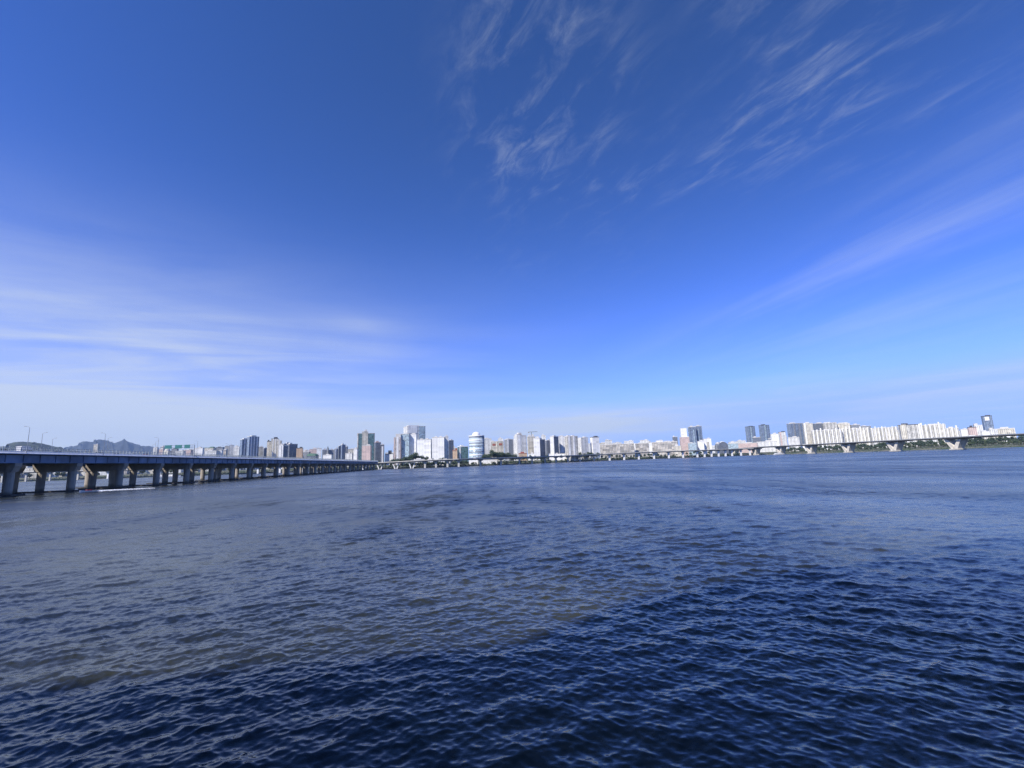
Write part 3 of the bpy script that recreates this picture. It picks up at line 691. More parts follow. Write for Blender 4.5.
bld('pink office block standing before the green glass tower', 362, 370.4, 445.6, 1080, F_PINK, 0, name='building')
bld('dark glass slab with pinkish top right of the green glass tower', 374.4, 380.6, 442.4, 1180, F_DARK, 22, name=O, cat=OC, rmat=F_PINK)
bld('black and white striped slab east of the green glass tower', 380.2, 384.2, 444.6, 1160, F_DARK, 15, name=O, cat=OC, strips=[(.0, .45, 0, .92, F_PLAINW)])
bld('low white building carrying the dark rooftop billboard', 385, 393, 454, 1200, F_PLAINW, name='low_building', pent=[(.05, .35, 9)], rmat=roof_dark)
bld('slim pink tower with brown stripes left of the great white tower', 393, 400.8, 437.5, 1120, F_PINK, 12, .8, name=A, cat=AC, strips=[(-.3, .16, 0, 1, F_BEIGE), (.3, .16, 0, 1, F_BEIGE), (0, .3, 0, 1.02, F_PLAINW)], pent=[(.1, .7, 9)])
bld('great white and glass tower, the tallest of the centre', 402, 424.6, 426.4, 1250, F_WHITE, 26, .75, name=O, cat=OC, pent=[(-.1, .6, 3.5)], strips=[(.3, .34, .2, 1.0, F_PALEG), (-.2, .5, .82, 1.02, F_PLAINW)])
bld('pale glass slab in front of the great white tower', 401, 409, 434, 1130, F_PALEG, 0, .8, name=O, cat=OC, strips=[(0, .9, 0, .16, F_PALEG)])
bld('blank white slab in front of the great white tower', 409.2, 416.2, 434.2, 1140, F_PLAINW, 0, .8, name=O, cat=OC)
bld('left of two broad blank white slabs east of the great white tower', 417, 430.6, 439.6, 1110, F_PLAINW, 0, .6, name=S, cat=SC, pent=[(-.2, .2, 3), (.2, .2, 3)])
bld('grey seam block between the two broad blank white slabs', 430.2, 432.4, 440.2, 1150, F_GREY, 0, name=S, cat=SC)
bld('right of two broad blank white slabs east of the great white tower', 432, 444, 437.4, 1105, F_PLAINW, 0, .6, name=S, cat=SC, pent=[(-.2, .2, 3), (.2, .2, 3)])
bld('pale grey end slab against the right broad white slab', 443.8, 448.4, 436.6, 1120, F_WHITE, 12, name=S, cat=SC)
bld('dark blue tower right behind the white slabs', 447.4, 453.4, 440.4, 1180, F_DARK, 30, name=O, cat=OC)
bld('little brick and white house right of the dark blue tower', 452.6, 457.2, 450.2, 1050, F_ORANGE, name='low_building', rmat=brick_red)
bld('glass building with white frame left of the round tower', 457.2, 468, 446.6, 1060, F_GREENG, 20, name='building', strips=[(-.42, .16, 0, 1, F_PLAINW)], rmat=white_paint)
bld('white block behind the right side of the round tower', 483, 491.5, 438.8, 1350, F_WHITE, 10, name=A, cat=AC)
bld('white building with brown frame above the wooded mound', 490.2, 497, 441.6, 1280, F_CREAM, 8, name='building', strips=[(0, .5, .8, .9, brick_red)])
bld('second white building with brown frame above the wooded mound', 496.6, 503.6, 441.2, 1280, F_CREAM, 8, name='building', strips=[(0, .5, .8, .9, brick_red)])
bld('tall plain white block seen over the brown framed buildings', 498, 503, 438.6, 1500, F_WHITE, name=A, cat=AC)
bld('grey tower with white left flank at the right end of the wooded mound', 504, 515.2, 439.4, 1250, F_GREY, 22, .8, name=A, cat=AC, strips=[(-.38, .2, 0, 1, F_PLAINW), (.3, .12, 0, 1, F_WHITE)])
bld('white crowned tower with a broad stepped top', 513.6, 526.4, 435.6, 1190, F_WHITE, 24, .8, name=A, cat=AC, pent=[(-.15, .6, 4.5), (-.1, .3, 8)], strips=[(-.3, .3, 0, 1.02, F_PLAINW)])
bld('cream open frame tower right of the white crowned tower', 527, 535, 436.6, 1260, F_CREAM, 12, name=A, cat=AC, pent=[(-.2, .3, 5), (.25, .2, 6)])
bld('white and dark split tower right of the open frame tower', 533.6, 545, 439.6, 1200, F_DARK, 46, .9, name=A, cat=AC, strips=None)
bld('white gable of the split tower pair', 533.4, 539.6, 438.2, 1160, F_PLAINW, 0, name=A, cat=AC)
bld('white slim block peeping over the dark slab left of the cream rank', 541, 545.5, 435.4, 1500, F_WHITE, name=A, cat=AC)
bld('dark slab between the split tower and the half white slab', 545.2, 551, 440.4, 1260, F_DARK, 30, name=A, cat=AC)
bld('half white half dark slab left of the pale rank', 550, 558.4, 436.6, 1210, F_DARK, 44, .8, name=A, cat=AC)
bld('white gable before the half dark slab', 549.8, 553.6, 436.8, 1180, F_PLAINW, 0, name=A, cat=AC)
bld('pale apartment tower, first of the rank of ribbed white towers', 558, 565, 436.4, 1240, F_WHITE, 10, name=A, cat=AC, strips=[(0, .25, 0, 1.02, F_PLAINW)])
bld('ribbed white tower with a dark right side', 564.4, 577.6, 436.4, 1160, F_STRIPE, 26, .6, name=A, cat=AC, strips=[(-.35, .2, 0, 1.02, F_PLAINW), (.1, .16, 0, 1.02, F_PLAINW)], pent=[(-.3, .2, 3), (.15, .2, 3)])
bld('white tower with shaded flank, second from the right in the central rank', 577.6, 588, 437.8, 1250, F_WHITE, 30, .8, name=A, cat=AC)
bld('white tower with dark roof, last before the low beige slabs', 590, 599, 437.2, 1260, F_PLAINW, 26, .7, name=A, cat=AC, rmat=roof_dark)
bld('small white tower over the left end of the low beige slabs', 605, 612, 440.2, 1600, F_WHITE, 10, name=A, cat=AC)
# long low residential slabs
bld('left long beige slab of balconied flats with a white end wall', 598.4, 634, 444.2, 1330, F_BEIGE, 0, .2, name=S, cat=SC, strips=[(-.48, .045, 0, 1.02, F_PLAINW)], pent=[(-.3, .05, 3), (0, .05, 3), (.3, .05, 3)])
bld('middle long beige slab of balconied flats with white walls at both ends', 634, 651.6, 443.4, 1350, F_BEIGE, 0, .3, name=S, cat=SC, strips=[(-.47, .07, 0, 1.03, F_PLAINW), (.42, .17, 0, 1.03, F_PLAINW)], pent=[(-.2, .1, 3), (.2, .1, 3)])
bld('right long beige slab of balconied flats beside the pink church', 651.4, 677, 442, 1370, F_BEIGE, 0, .25, name=S, cat=SC, pent=[(-.3, .07, 3), (.05, .07, 3), (.35, .07, 3)])
bld('white block peeping over the left beige slab', 624, 633.4, 441, 1700, F_WHITE, name=S, cat=SC)
bld('white block peeping over the middle beige slab', 640, 648.4, 440.2, 1700, F_WHITE, name=S, cat=SC)
bld('low white block peeping over the right beige slab', 656, 663, 440.6, 1720, F_PLAINW, name=S, cat=SC)
bld('dark little block left of the pink church', 672.4, 677.4, 436.8, 1700, F_DARK, name='building')
bld('pink building with a white bell tower on top', 679.6, 689, 437, 1350, F_PINK, 10, .9, name='church', cat='church', pent=[(-.02, .68, 25)], rmat=F_PLAINW)
bld('cream low house at the foot of the pink church', 674, 681, 446, 1310, F_CREAM, name='low_building')
bld('left of the two joined blue grey towers beside the pink church', 688, 695.6, 427, 1420, F_BLUEG, 16, .9, name=O, cat=OC, strips=[(.1, .18, 0, .9, F_PALEG)])
bld('right of the two joined blue grey towers beside the pink church', 694, 701.6, 426.2, 1430, F_BLUEG, 24, .9, name=O, cat=OC, strips=[(-.2, .16, 0, .9, F_PALEG)])
bld('grey low annex before the joined blue grey towers', 688, 696, 443.2, 1330, F_PALEG, name='low_building')
bld('white stepped building, lower half of the gate shaped pair', 697.4, 703.6, 441.2, 1340, F_PLAINW, 8, name='building')
bld('white building with a tall arch, upper half of the gate shaped pair', 703, 711, 438.8, 1350, F_PLAINW, 8, name='building', strips=[(0, .35, 0, .8, F_CREAM)])
bld('grey box left of the dark round hall', 715.4, 720, 443.6, 1400, F_GREY, name='low_building')
bld('white glass hall right of the dark round hall', 728, 738, 443.4, 1450, F_PALEG, name='low_building')
bld('long pink and white low terrace below the twin grey towers, left part', 738, 757, 443.2, 1500, F_PINK, 0, .3, name='low_building')
bld('long pink and white low terrace below the twin grey towers, right part', 757, 777, 441.6, 1480, F_WHITE, 0, .3, name='low_building')
bld('left of the twin grey glass towers', 745, 754.8, 426.6, 1900, F_BLUEG, 30, .7, name=O, cat=OC, strips=[(-.1, .2, 0, 1, F_PALEG)], rmat=roof_dark)
bld('right of the twin grey glass towers', 758.6, 769.2, 425.2, 1880, F_BLUEG, 30, .7, name=O, cat=OC, strips=[(-.1, .2, 0, 1, F_PALEG)], rmat=roof_dark)
bld('dark low block between the twin grey glass towers', 752.6, 760.6, 437.4, 1750, F_DARK, name='building')
bld('small grey block right of the twin grey glass towers', 768, 774, 438.6, 1700, F_GREY, name='building')
bld('plain white building right of the twin grey towers', 770.4, 778.6, 434, 1650, F_PLAINW, 8, name='building')
bld('pink and white building left of the blue grey tower block', 778.4, 785.4, 432, 1600, F_WHITE, 12, name='building', strips=[(-.35, .25, 0, 1, F_PINK)], rmat=roof_dark)
bld('broad blue grey tower block with a dark right face', 786.6, 803.2, 423.4, 1450, F_BLUEG, 30, .55, name=O, cat=OC, strips=[(-.25, .12, 0, 1, F_GREY), (.15, .12, 0, 1, F_GREY)])
bld('pale low annex at the foot of the broad blue grey tower block', 788, 799, 437.4, 1340, F_WHITE, 0, name='low_building')
bld('beige slab right of the broad blue grey tower block', 802.6, 812.4, 423.4, 1400, F_CREAM, 8, name=A, cat=AC, strips=[(-.4, .2, 0, 1.02, F_PLAINW)])
bld('dark blue glass tower over the left end of the ribbed front slab', 812.4, 823.4, 423.4, 1600, F_DARK, 16, name=O, cat=OC)
bld('white tower over the ribbed front slab, left one of the back row', 823, 836.4, 422.8, 1560, F_STRIPE, 0, name=A, cat=AC)
bld('white tower over the ribbed front slab, middle one of the back row', 836.8, 849.4, 423.4, 1560, F_CREAM, 0, name=A, cat=AC, pent=[(0, .7, 3)])
bld('white tower over the ribbed front slab, right one of the back row', 850, 860, 424.8, 1540, F_GREY, 10, name=A, cat=AC)
bld('grey tower over the right end of the ribbed front slab', 859.6, 870.6, 426.2, 1520, F_GREY, 22, name=A, cat=AC)
bld('long white front slab with many ribs, left half', 811.6, 841, 430.2, 1330, F_STRIPE, 0, .3, name=S, cat=SC, ribs=8, pent=[(0, .1, 2)])
bld('long white front slab with many ribs, right half', 841, 868.4, 428.4, 1310, F_STRIPE, 0, .3, name=S, cat=SC, ribs=8, pent=[(0, .1, 2)])
bld('white ribbed slab standing alone left of the cream dark edged slab', 870.4, 896.6, 427.8, 1250, F_STRIPE, 0, .3, name=S, cat=SC, ribs=8, pent=[(0, .1, 2)])
bld('cream slab with a dark left edge', 898.4, 919.4, 424.8, 1200, F_STRIPE, 0, .4, name=S, cat=SC, strips=[(-.46, .06, 0, .98, F_DARK), (-.28, .26, 0, 1.02, F_CREAM), (.46, .07, 0, 1.02, F_PLAINW)], rmat=roof_dark)
bld('white ribbed slab right of the cream dark edged slab', 919.4, 944.4, 425, 1180, F_STRIPE, 0, .35, name=S, cat=SC, ribs=6, pent=[(.1, .5, 3)])
bld('pale grey ribbed slab right end of the apartment row', 944.2, 958, 428.2, 1200, F_STRIPE, 6, .6, name=S, cat=SC, ribs=3)
bld('plain white cube block left of the pink slab', 960, 968, 429.4, 1120, F_PLAINW, 8, name='building')
bld('pink slab with dark roof left of the leaning dark tower', 967.6, 976.2, 427.4, 1100, F_PINK, 10, name='building', rmat=roof_dark)
bld('white block between the pink slab and the leaning dark tower', 973.4, 982, 425.2, 1130, F_WHITE, 8, name='building')
bld('tall dark blue glass tower with a white sign patch near its top', 981.4, 991.6, 416, 1500, F_BLUEG, 12, .8, name=O, cat=OC, strips=[(-.1, .5, .84, .97, F_PLAINW)], rmat=roof_dark)
bld('white low block at the foot of the dark blue glass tower', 982, 989, 431.4, 1060, F_PLAINW, 0, name='low_building')
bld('second white low block right of the dark blue glass tower', 988.4, 997, 429.2, 1080, F_WHITE, 10, name='low_building')
bld('long cream block at the right end of the skyline', 996.6, 1014, 428.6, 1070, F_CREAM, 0, .3, name=S, cat=SC)
bld('cream block just outside the skyline end', 1030, 1052, 430, 1050, F_CREAM, 0, .3, name=S, cat=SC)
# low buildings seen under the right bridge
for x0, x1, yt, dsc, mt in ((792, 806, 444.6, 'low white hall behind the third slanted bridge pier', F_PLAINW), (874, 890, 441.4, 'low white row under the bridge left of the cream dark edged slab', F_WHITE),
                        (905, 916, 440.4, 'low white house under the bridge below the cream dark edged slab', F_PLAINW), (926, 936, 439.4, 'low pale house under the bridge below the ribbed slab', F_WHITE),
                        (962, 980, 436.6, 'low white row under the bridge below the pink slab', F_WHITE), (984, 1000, 436.6, 'low pale row under the bridge below the dark glass tower', F_CREAM), (1003, 1012, 436, 'low white house under the bridge at the right end', F_PLAINW)):
    bld(dsc, x0, x1, yt, shoreY((x0 + x1) / 2) + 150, mt, name='low_building')
# sheds and terraces beside the expressway
for x0, x1, yt, dsc, mt in ((414, 424, 459.6, 'low white shed under the expressway left of the white slabs', F_PLAINW), (426, 440, 460.6, 'long low white shed under the expressway below the white slabs', F_PLAINW), (441, 450, 460.8, 'low open white shed under the expressway', F_PLAINW),
                        (469, 478, 459.4, 'low white hut under the expressway below the round tower', F_PLAINW), (481, 497, 459.8, 'long white hut under the expressway right of the round tower', F_PLAINW)):
    o = bld(dsc, x0, x1, yt, shoreY((x0 + x1) / 2) + 26, mt, name='shed', cat='shed')
bld('red roofed house among the trees left of the pale rank', 518.6, 527, 453.4, 1130, F_ORANGE, 10, name='low_building', rmat=brick_red)
bld('white low house right of the red roofed house', 528, 534, 454, 1120, F_PLAINW, name='low_building')
bld('long low white hall at the foot of the ribbed white towers', 548, 567, 454, 1180, F_PLAINW, 0, .4, name='low_building')

# filler blocks of the farther city, behind the gaps
gaps = [(262, 449.5, 'between the striped pair and the cream cluster'), (304, 450.5, 'behind the low grey shed'), (334, 451, 'behind the slim white and dark block'), (350, 451, 'behind the cream block left of the green glass tower'),
        (389, 452.5, 'behind the low white building with the billboard'), (456, 448, 'behind the glass building with white frame'), (587, 444, 'between the last two white towers of the central rank'), (602, 443, 'behind the left end of the low beige slabs'),
        (617, 442.6, 'behind the left long beige slab'), (668, 441.5, 'behind the right long beige slab'), (713, 446, 'between the gate shaped pair and the dark round hall'), (733, 441.8, 'behind the white glass hall'),
        (741, 440.6, 'left below the twin grey glass towers'), (765, 438.8, 'below the twin grey glass towers'), (782, 436, 'behind the pink and white building'), (957, 431, 'behind the plain white cube block')]
gaps += [(259, 450, 'beside the beige block of the striped tower pair'), (306, 451.5, 'right of the tan building with a brown cap'), (354, 450, 'between the cream block and the green glass tower'),
         (372, 447, 'behind the dark side of the green glass tower'), (397, 446, 'behind the slim pink tower'), (450, 446, 'behind the dark blue tower'), (486, 442, 'behind the white block of the round tower'),
         (532, 441, 'behind the open frame tower'), (547, 441, 'behind the dark slab of the split tower'), (629, 442, 'behind the middle of the left beige slab'), (646, 441.5, 'behind the middle beige slab'),
         (700, 441, 'behind the gate shaped pair'), (722, 445, 'behind the dark round hall'), (756, 439.5, 'between the twin grey glass towers'), (897, 431, 'behind the dark edge of the cream slab'), (994, 431, 'behind the second white low block')]
for px, yt, wh in gaps:
    bld(f'hazy distant pale block {wh}', px - 4.5, px + 4.5, yt, 2300, F_WHITE if px % 2 else F_CREAM, 12, name='distant_building', cat='building')

# domed hall, round tower, round dark hall, curved hall, spire
p = at(167.5, 451, 1480)
dh = tag(empty('domed_hall', (p.x, 1480, G)), 'pale yellow hall with a low dome left of the green sign gantry', 'hall')
MB().box(-8, 8, -8, 8, -3, p.z - G).build('wall', F_CREAM, dh); h = p.z - G
MB().lathe([(7.9 * math.cos(a), h + .003 + 8.5 * math.sin(a)) for a in [k * math.pi / 16 for k in range(8)]], 24).build('dome', concrete_pale, dh, True)
a, b = at(468.2, 440, 1010), at(483.2, 440, 1010); rad = (b.x - a.x) / 2; top = at(475.7, 436, 1010).z - G
rt_ = tag(empty('round_tower', ((a.x + b.x) / 2, 1010 + rad, G)), 'cylindrical office tower with horizontal bands and a white domed roof', 'office tower')
wb = MB()
wb.lathe([(rad, -3), (rad, top)], 48).build('wall', F_PALEG, rt_, True)
nfl = 9
for k in range(nfl):
    z0 = top * (k + .5) / nfl
    if k in (3, 5, 6, 8, 1): MB().lathe([(rad + .25, z0), (rad + .25, z0 + 2.0)], 48).build('window_band', F_DARK, rt_, True)
    else: MB().lathe([(rad + .4, z0), (rad + .4, z0 + 1.6)], 48).build('cornice', white_paint, rt_, True)
MB().lathe([(rad + .7, top + .003), (rad + .7, top + 1.4), (rad - 1, top + 1.5)], 48).build('parapet', white_paint, rt_, True)
MB().lathe([(rad * .52, top + 1.6), (rad * .52, top + 5), (rad * .42, top + 7.6), (rad * .2, top + 9.3), (.5, top + 9.8)], 32).build('dome', white_paint, rt_, True)
MB().box(rad * .86, rad * 1.06, rad * -.2, rad * .8, -3, top + 2).build('stair_tower', F_DARK, rt_)
p = at(723.6, 446, 1390); top = at(723.6, 442, 1390)
rdh = tag(empty('round_hall', (p.x, 1405, G)), 'dark round hall with a white cap left of the white glass hall', 'hall'); rr = 14.0; hh = top.z - G
MB().yprism([(-rr, -3), (rr, -3)] + [(rr * math.cos(t), hh - rr * .95 + rr * math.sin(t)) for t in [k * math.pi / 14 for k in range(15)]], -14, 14).build('wall', F_DARK, rdh)
MB().yprism([(rr * .72 * math.cos(t), hh - rr * .95 + 1.2 + rr * 1.02 * math.sin(t)) for t in [R(45) + k * R(90) / 8 for k in range(9)]], -13, -4).build('roof_cap', white_paint, rdh)
p = at(311, 455, 1150)
ch = tag(empty('curved_hall', (p.x, 1160, G)), 'low dark hall with a curved green roof below the pink building', 'hall'); hw = 11.0; hh = p.z - G
MB().yprism([(-hw, -3), (hw, -3), (hw, hh - 2), (-hw, hh - 2)], -9, 9).build('wall', F_DARK, ch)
MB().yprism([(hw * math.cos(t), hh - 1.99 + 6 * math.sin(t)) for t in [k * math.pi / 12 for k in range(13)]], -9.5, 9.5).build('roof', green_roof, ch)
p = at(327.4, 446, 1380)
sp = tag(empty('spire_tower', (p.x, 1384, G)), 'little grey tower with a pointed spire between two grey office blocks', 'tower'); hh = p.z - G
MB().box(-2.6, 2.6, -2.6, 2.6, -3, hh - 7).build('wall', F_GREY, sp)
MB().lathe([(2.2, hh - 6.99), (1.2, hh - 3), (.1, hh)], 8).build('spire', roof_dark, sp)
# construction crane over the open frame tower
p = at(531.5, 432, 1270)
cr = tag(empty('tower_crane', (p.x, 1275, G)), 'thin construction crane standing on the open frame tower', 'crane'); hh = p.z - G
MB().box(-.6, .6, -.6, .6, 0, hh).build('mast', dark_steel, cr); MB().box(-8, 16, -.5, .5, hh + .003, hh + 1).build('jib', dark_steel, cr)
MB().box(-9.5, -6, -.9, .9, hh - 2.2, hh - .01).build('counterweight', concrete, cr)

# ------------------------------------------------------------------ trees
def leaf_mat(name, col):
    ma = bpy.data.materials.new(name); ma.use_nodes = True; n = NT(ma.node_tree); b = ma.node_tree.nodes['Principled BSDF']
    pos = n.n('ShaderNodeNewGeometry').outputs['Position']; f = n.noise(pos, .35, 4, .7)[0]
    c = n.mix(n.step(f, .3, .7), tuple(q * .6 for q in col) + (1,), tuple(q * 1.5 for q in col) + (1,))
    ma.node_tree.links.new(c, b.inputs['Base Color']); b.inputs['Roughness'].default_value = .75; return ma
leafA = leaf_mat('foliage_dark', (.040, .065, .030)); leafB = leaf_mat('foliage_mid', (.065, .088, .036)); bark = plain('bark', (.09, .07, .05), .95, .3)
def clump(mb, c, rad, n, leaf, rr):
    for _ in range(n):
        d = rr.normal(size=3); d /= np.linalg.norm(d); q = c + d * rad * rr.uniform(.55, 1.05)
        a = rr.normal(size=3); a /= np.linalg.norm(a); b = np.cross(a, d + .3 * rr.normal(size=3)); b /= np.linalg.norm(b) + 1e-6
        s1 = leaf * rr.uniform(.6, 1.3)
        mb.face([q - a * s1 - b * s1 * .6, q + a * s1 - b * s1 * .6, q + a * s1 + b * s1 * .6, q - a * s1 + b * s1 * .6])
def make_tree(h, wdt, mat, seed):
    rr = np.random.default_rng(seed); o = empty('broadleaf_tree')
    t = MB(); t.tube([(0, 0, -.5), (.1, 0, h * .3), (.2, .1, h * .6)], [.45, .33, .16], 8)
    cs = []
    for k in range(9):
        a = rr.uniform(0, 6.28); rad = wdt * .5 * rr.uniform(.25, .72); zz = h * rr.uniform(.38, .86)
        cs.append((np.array([rad * math.cos(a), rad * math.sin(a), zz]), wdt * rr.uniform(.16, .27)))
        t.tube([(.05, 0, h * .28), tuple(cs[-1][0])], [.18, .05], 5)
    t.build('trunk', bark, o)
    c = MB()
    for q, r_ in cs: clump(c, q, r_, 60, .55, rr)
    clump(c, np.array([0, 0, h * .8]), wdt * .26, 70, .55, rr)
    c.build('crown', mat, o); return o
tp = [make_tree(13, 11, leafA, 1), make_tree(11, 10, leafB, 2), make_tree(15, 12, leafA, 3), make_tree(9, 9, leafB, 4)]
tfirst = [True] * 4
def tree(px, Y, z, k, label, group, s_=1.0):
    o = tp[k] if tfirst[k] else copy_tree(tp[k]); tfirst[k] = False
    p = gp(px, Y, z); o.location = p; o.rotation_euler = (0, 0, random.uniform(0, 6.28)); q = s_ * random.uniform(.85, 1.15); o.scale = (q, q, q * random.uniform(.9, 1.1))
    tag(o, label, 'tree', group)
def trees(n, px0, px1, dy, z, label, group, sc_=1.0, ks=(0, 1, 2, 3), dz=None):
    for i in range(n):
        px = px0 + (px1 - px0) * (i + random.uniform(.15, .85)) / n
        zz = z + (dz(px) if dz else 0)
        tree(px, shoreY(px) + dy + random.uniform(-14, 14), zz, random.choice(ks), label, group, sc_)
trees(4, 391, 401, 70, 6, 'dark tree in the clump before the slim pink tower', 'trees before the slim pink tower', 1.0, (0, 2))
trees(9, 403, 421, 75, 6, 'dark tree of the big clump before the great white tower', 'trees before the great white tower', 1.15, (0, 2), lambda p: max(0, 8 - abs(p - 416) * .8))
trees(3, 421.5, 427, 75, 8, 'dark tree of the small clump before the left broad white slab', 'trees before the left broad white slab', 1.1, (0, 2))
trees(3, 428, 434, 75, 5, 'low tree at the seam of the two broad white slabs', 'trees at the seam of the white slabs', .75)
trees(5, 440, 450, 75, 5.5, 'dark tree at the right foot of the broad white slabs', 'trees at the right foot of the white slabs', .95, (0, 2))
trees(3, 451, 459, 60, 5, 'low tree before the little brick and white house', 'trees before the little brick house', .7)
trees(26, 484, 516, 70, 6, 'dark tree on the wooded mound right of the round tower', 'trees on the wooded mound', 1.05, (0, 2), lambda p: max(0, 13 - abs(p - 497) * .85) * random.uniform(.2, 1))
trees(14, 512, 550, 80, 6, 'tree in the belt below the white crowned tower', 'trees below the white crowned tower', .85)
trees(4, 557, 565, 70, 6, 'tree before the first ribbed white towers', 'trees before the first ribbed white towers', 1.1)
trees(6, 577, 589, 60, 6, 'tree between the ribbed white tower and the white tower with shaded flank', 'trees below the white tower with shaded flank', 1.05)
trees(5, 588, 598, 60, 7, 'tree before the white tower with dark roof', 'trees before the white tower with dark roof', 1.2, (0, 2))
trees(22, 600, 678, 60, 5, 'low tree in the row before the long beige slabs', 'trees before the long beige slabs', .7)
trees(8, 680, 712, 60, 6, 'tree before the pink church and the gate shaped pair', 'trees before the pink church', .85)
trees(10, 352, 392, 60, 5, 'tree behind the expressway left of the slim pink tower', 'trees left of the slim pink tower', .8)
trees(34, -30, 345, 60, 5, 'tree on the far bank seen under the blue bridge', 'far bank trees under the blue bridge', 1.0)
trees(30, 776, 880, 40, 3.4, 'bushy tree on the green bank under the bridge, left of the cream dark edged slab', 'bank trees under the right bridge, left part', .75)
trees(38, 880, 1030, 40, 3.4, 'bushy tree on the green bank under the bridge, right of the lone ribbed slab', 'bank trees under the right bridge, right part', .8)

trees(34, 780, 890, 95, 5.5, 'taller tree behind the green bank, left of the cream dark edged slab', 'taller bank trees, left part', 1.0)
trees(40, 880, 1035, 95, 5.5, 'taller tree behind the green bank, right of the lone ribbed slab', 'taller bank trees, right part', 1.0)
# scrub along the bank: one mass
rr = np.random.default_rng(21); sb = MB()
for _ in range(2600):
    px = rr.uniform(-60, 1040); dy = rr.uniform(4, 46); p = gp(px, shoreY(px) + dy, .4 + dy * .09)
    clump(sb, np.array(p) + np.array([0, 0, .6]), rr.uniform(.8, 2.2), 7, .6, rr)
for _ in range(210):                        # taller bushes at the waterline below the expressway
    px = rr.uniform(352, 745) if _ < 150 else rr.uniform(404, 468); p = np.array(gp(px, shoreY(px) + rr.uniform(10, 34), 2.0)); w_ = rr.uniform(2.2, 4.2)
    if 402 < px < 470: p[2] += 3.0; w_ *= 1.3
    for q in range(4): clump(sb, p + np.array([rr.uniform(-w_, w_), rr.uniform(-w_, w_), rr.uniform(.8, 4.4)]), rr.uniform(1.2, 2.2), 26, .6, rr)
tag(sb.build('bank_scrub', leafA), 'low green scrub and bushes covering the far river bank', 'scrub', kind='stuff')

# ------------------------------------------------------------------ boats
def speedboat():
    p = at(88, 492, 190); p = Vector((p.x, 190, 0)); d = ray(88, 492.3); t = -HC / d.z; p = Vector((d.x * t, d.y * t, 0))
    o = tag(empty('speedboat', p), 'small white and red speedboat trailing a wake beside the blue bridge', 'boat')
    e3 = ray(146, 488.8); e3 = Vector((e3.x, e3.y, 0)) * (-HC / e3.z); dd = p - e3; o.rotation_euler = (0, 0, math.atan2(-dd.x, dd.y)); o.scale = (.75, .75, .75)
    hull = MB(); secs = [(-3.2, 1.05, .75), (-1, 1.15, .8), (1.4, .95, .9), (2.8, .45, 1.05), (3.5, .05, 1.15)]
    for y, w, zt in secs: hull.v += [(-w, y, zt), (-w * .75, y, .1), (0, y, -.25), (w * .75, y, .1), (w, y, zt)]
    for i in range(len(secs) - 1):
        for j in range(4): a = i * 5 + j; hull.f.append((a, a + 1, a + 6, a + 5))
        hull.f.append((i * 5 + 4, i * 5, i * 5 + 5, i * 5 + 9))
    hull.f.append((0, 1, 2, 3, 4)); hull.build('hull', white_paint, o)
    MB().box(-.75, .75, -1.2, .8, .82, 1.25).build('cockpit', plain('red_paint', (.4, .03, .03)), o)
    MB().hull8([(-.7, .82, 1.0), (.7, .82, 1.0), (.7, .9, 1.0), (-.7, .9, 1.0)], [(-.6, .4, 1.75), (.6, .4, 1.75), (.6, .46, 1.75), (-.6, .46, 1.75)]).build('windscreen', glassm, o)
    MB().box(-.3, .3, -3.7, -3.22, .2, 1.25).build('outboard_motor', dark_steel, o)
    for x in (-.35, .35):
        pass
    return p
bp = speedboat()
foam = bpy.data.materials.new('foam'); foam.use_nodes = True; n = NT(foam.node_tree); b = foam.node_tree.nodes['Principled BSDF']
b.inputs['Base Color'].default_value = (.8, .82, .85, 1); b.inputs['Roughness'].default_value = .9
d2 = ray(146, 488.8); t = -HC / d2.z; e2 = Vector((d2.x * t, d2.y * t, 0))
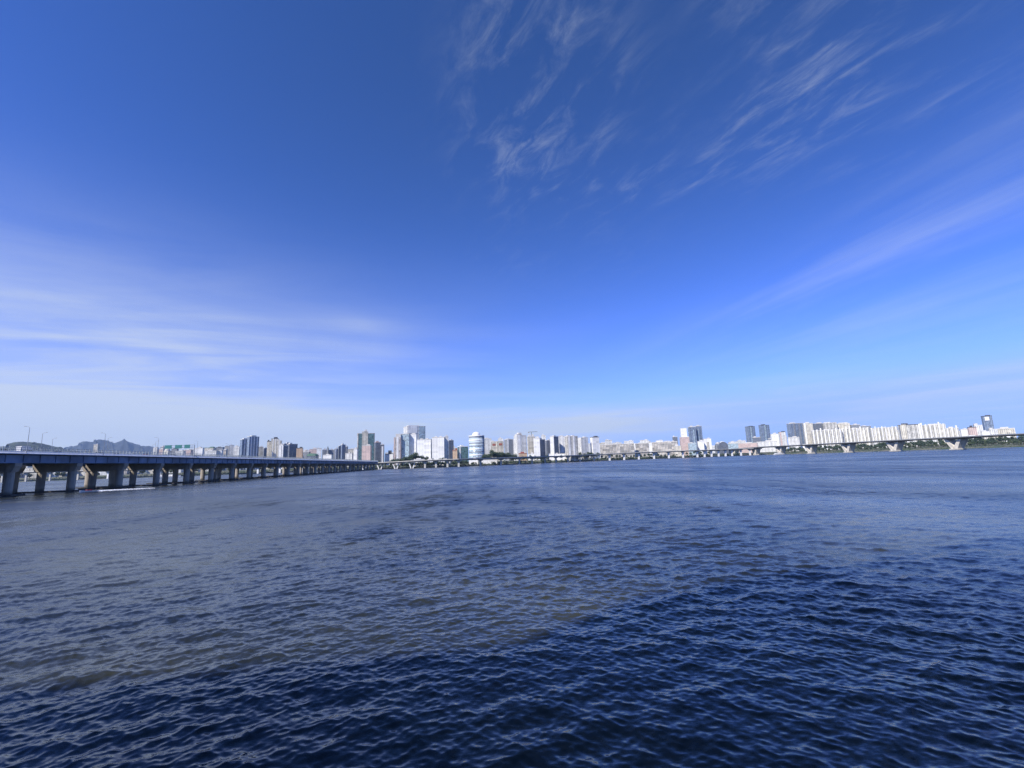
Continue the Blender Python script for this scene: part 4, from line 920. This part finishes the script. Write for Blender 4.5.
wk = MB(); rr = np.random.default_rng(5); dv = (e2 - bp); L = dv.length; dv.normalize(); nv = Vector((-dv.y, dv.x, 0))
for i in range(900):
    s_ = rr.uniform(0, 1) ** 1.3; q = bp + dv * (2.5 + s_ * L) + nv * rr.normal(0, .35 + .9 * s_); r_ = rr.uniform(.10, .34) * (1 - .5 * s_)
    zz = .12 + rr.uniform(0, .32) * (1 - .6 * s_)
    wk.v += [(q.x - r_, q.y, zz - .1), (q.x, q.y - r_, zz - .1), (q.x + r_, q.y, zz - .1), (q.x, q.y + r_, zz - .1), (q.x, q.y, zz + r_ * .6)]
    k = len(wk.v) - 5; wk.f += [(k, k + 1, k + 4), (k + 1, k + 2, k + 4), (k + 2, k + 3, k + 4), (k + 3, k, k + 4)]
tag(wk.build('boat_wake', foam), 'white foaming wake trailing behind the small speedboat', 'wake', kind='stuff')
def cruiser(px, Y, L, label, name='moored_boat'):
    o = tag(empty(name, gp(px, Y)), label, 'boat'); o.rotation_euler = (0, 0, R(-90))
    hull = MB(); secs = [(-L / 2, L * .13, 1.6), (L * .1, L * .14, 1.7), (L * .35, L * .09, 2.1), (L / 2, .1, 2.5)]
    for y, w, zt in secs: hull.v += [(-w, y, zt), (-w * .8, y, -.3), (w * .8, y, -.3), (w, y, zt)]
    for i in range(3):
        for j in range(3): a = i * 4 + j; hull.f.append((a, a + 1, a + 5, a + 4))
        hull.f.append((i * 4 + 3, i * 4, i * 4 + 4, i * 4 + 7))
    hull.f.append((0, 1, 2, 3)); hull.build('hull', white_paint, o)
    MB().box(-L * .1, L * .1, -L * .42, L * .2, 1.75, 4.2).build('cabin', F_WHITE, o)
    MB().box(-L * .11, L * .11, -L * .44, L * .23, 4.203, 4.5).build('roof', white_paint, o)
    return o
cruiser(160.5, 880, 22, 'white cruise boat moored under the blue bridge by the far bank')
cruiser(174, 900, 26, 'long white boat moored right of the other cruise boat under the blue bridge')
cruiser(779, 1130, 24, 'white boat lying between slanted piers of the right bridge')
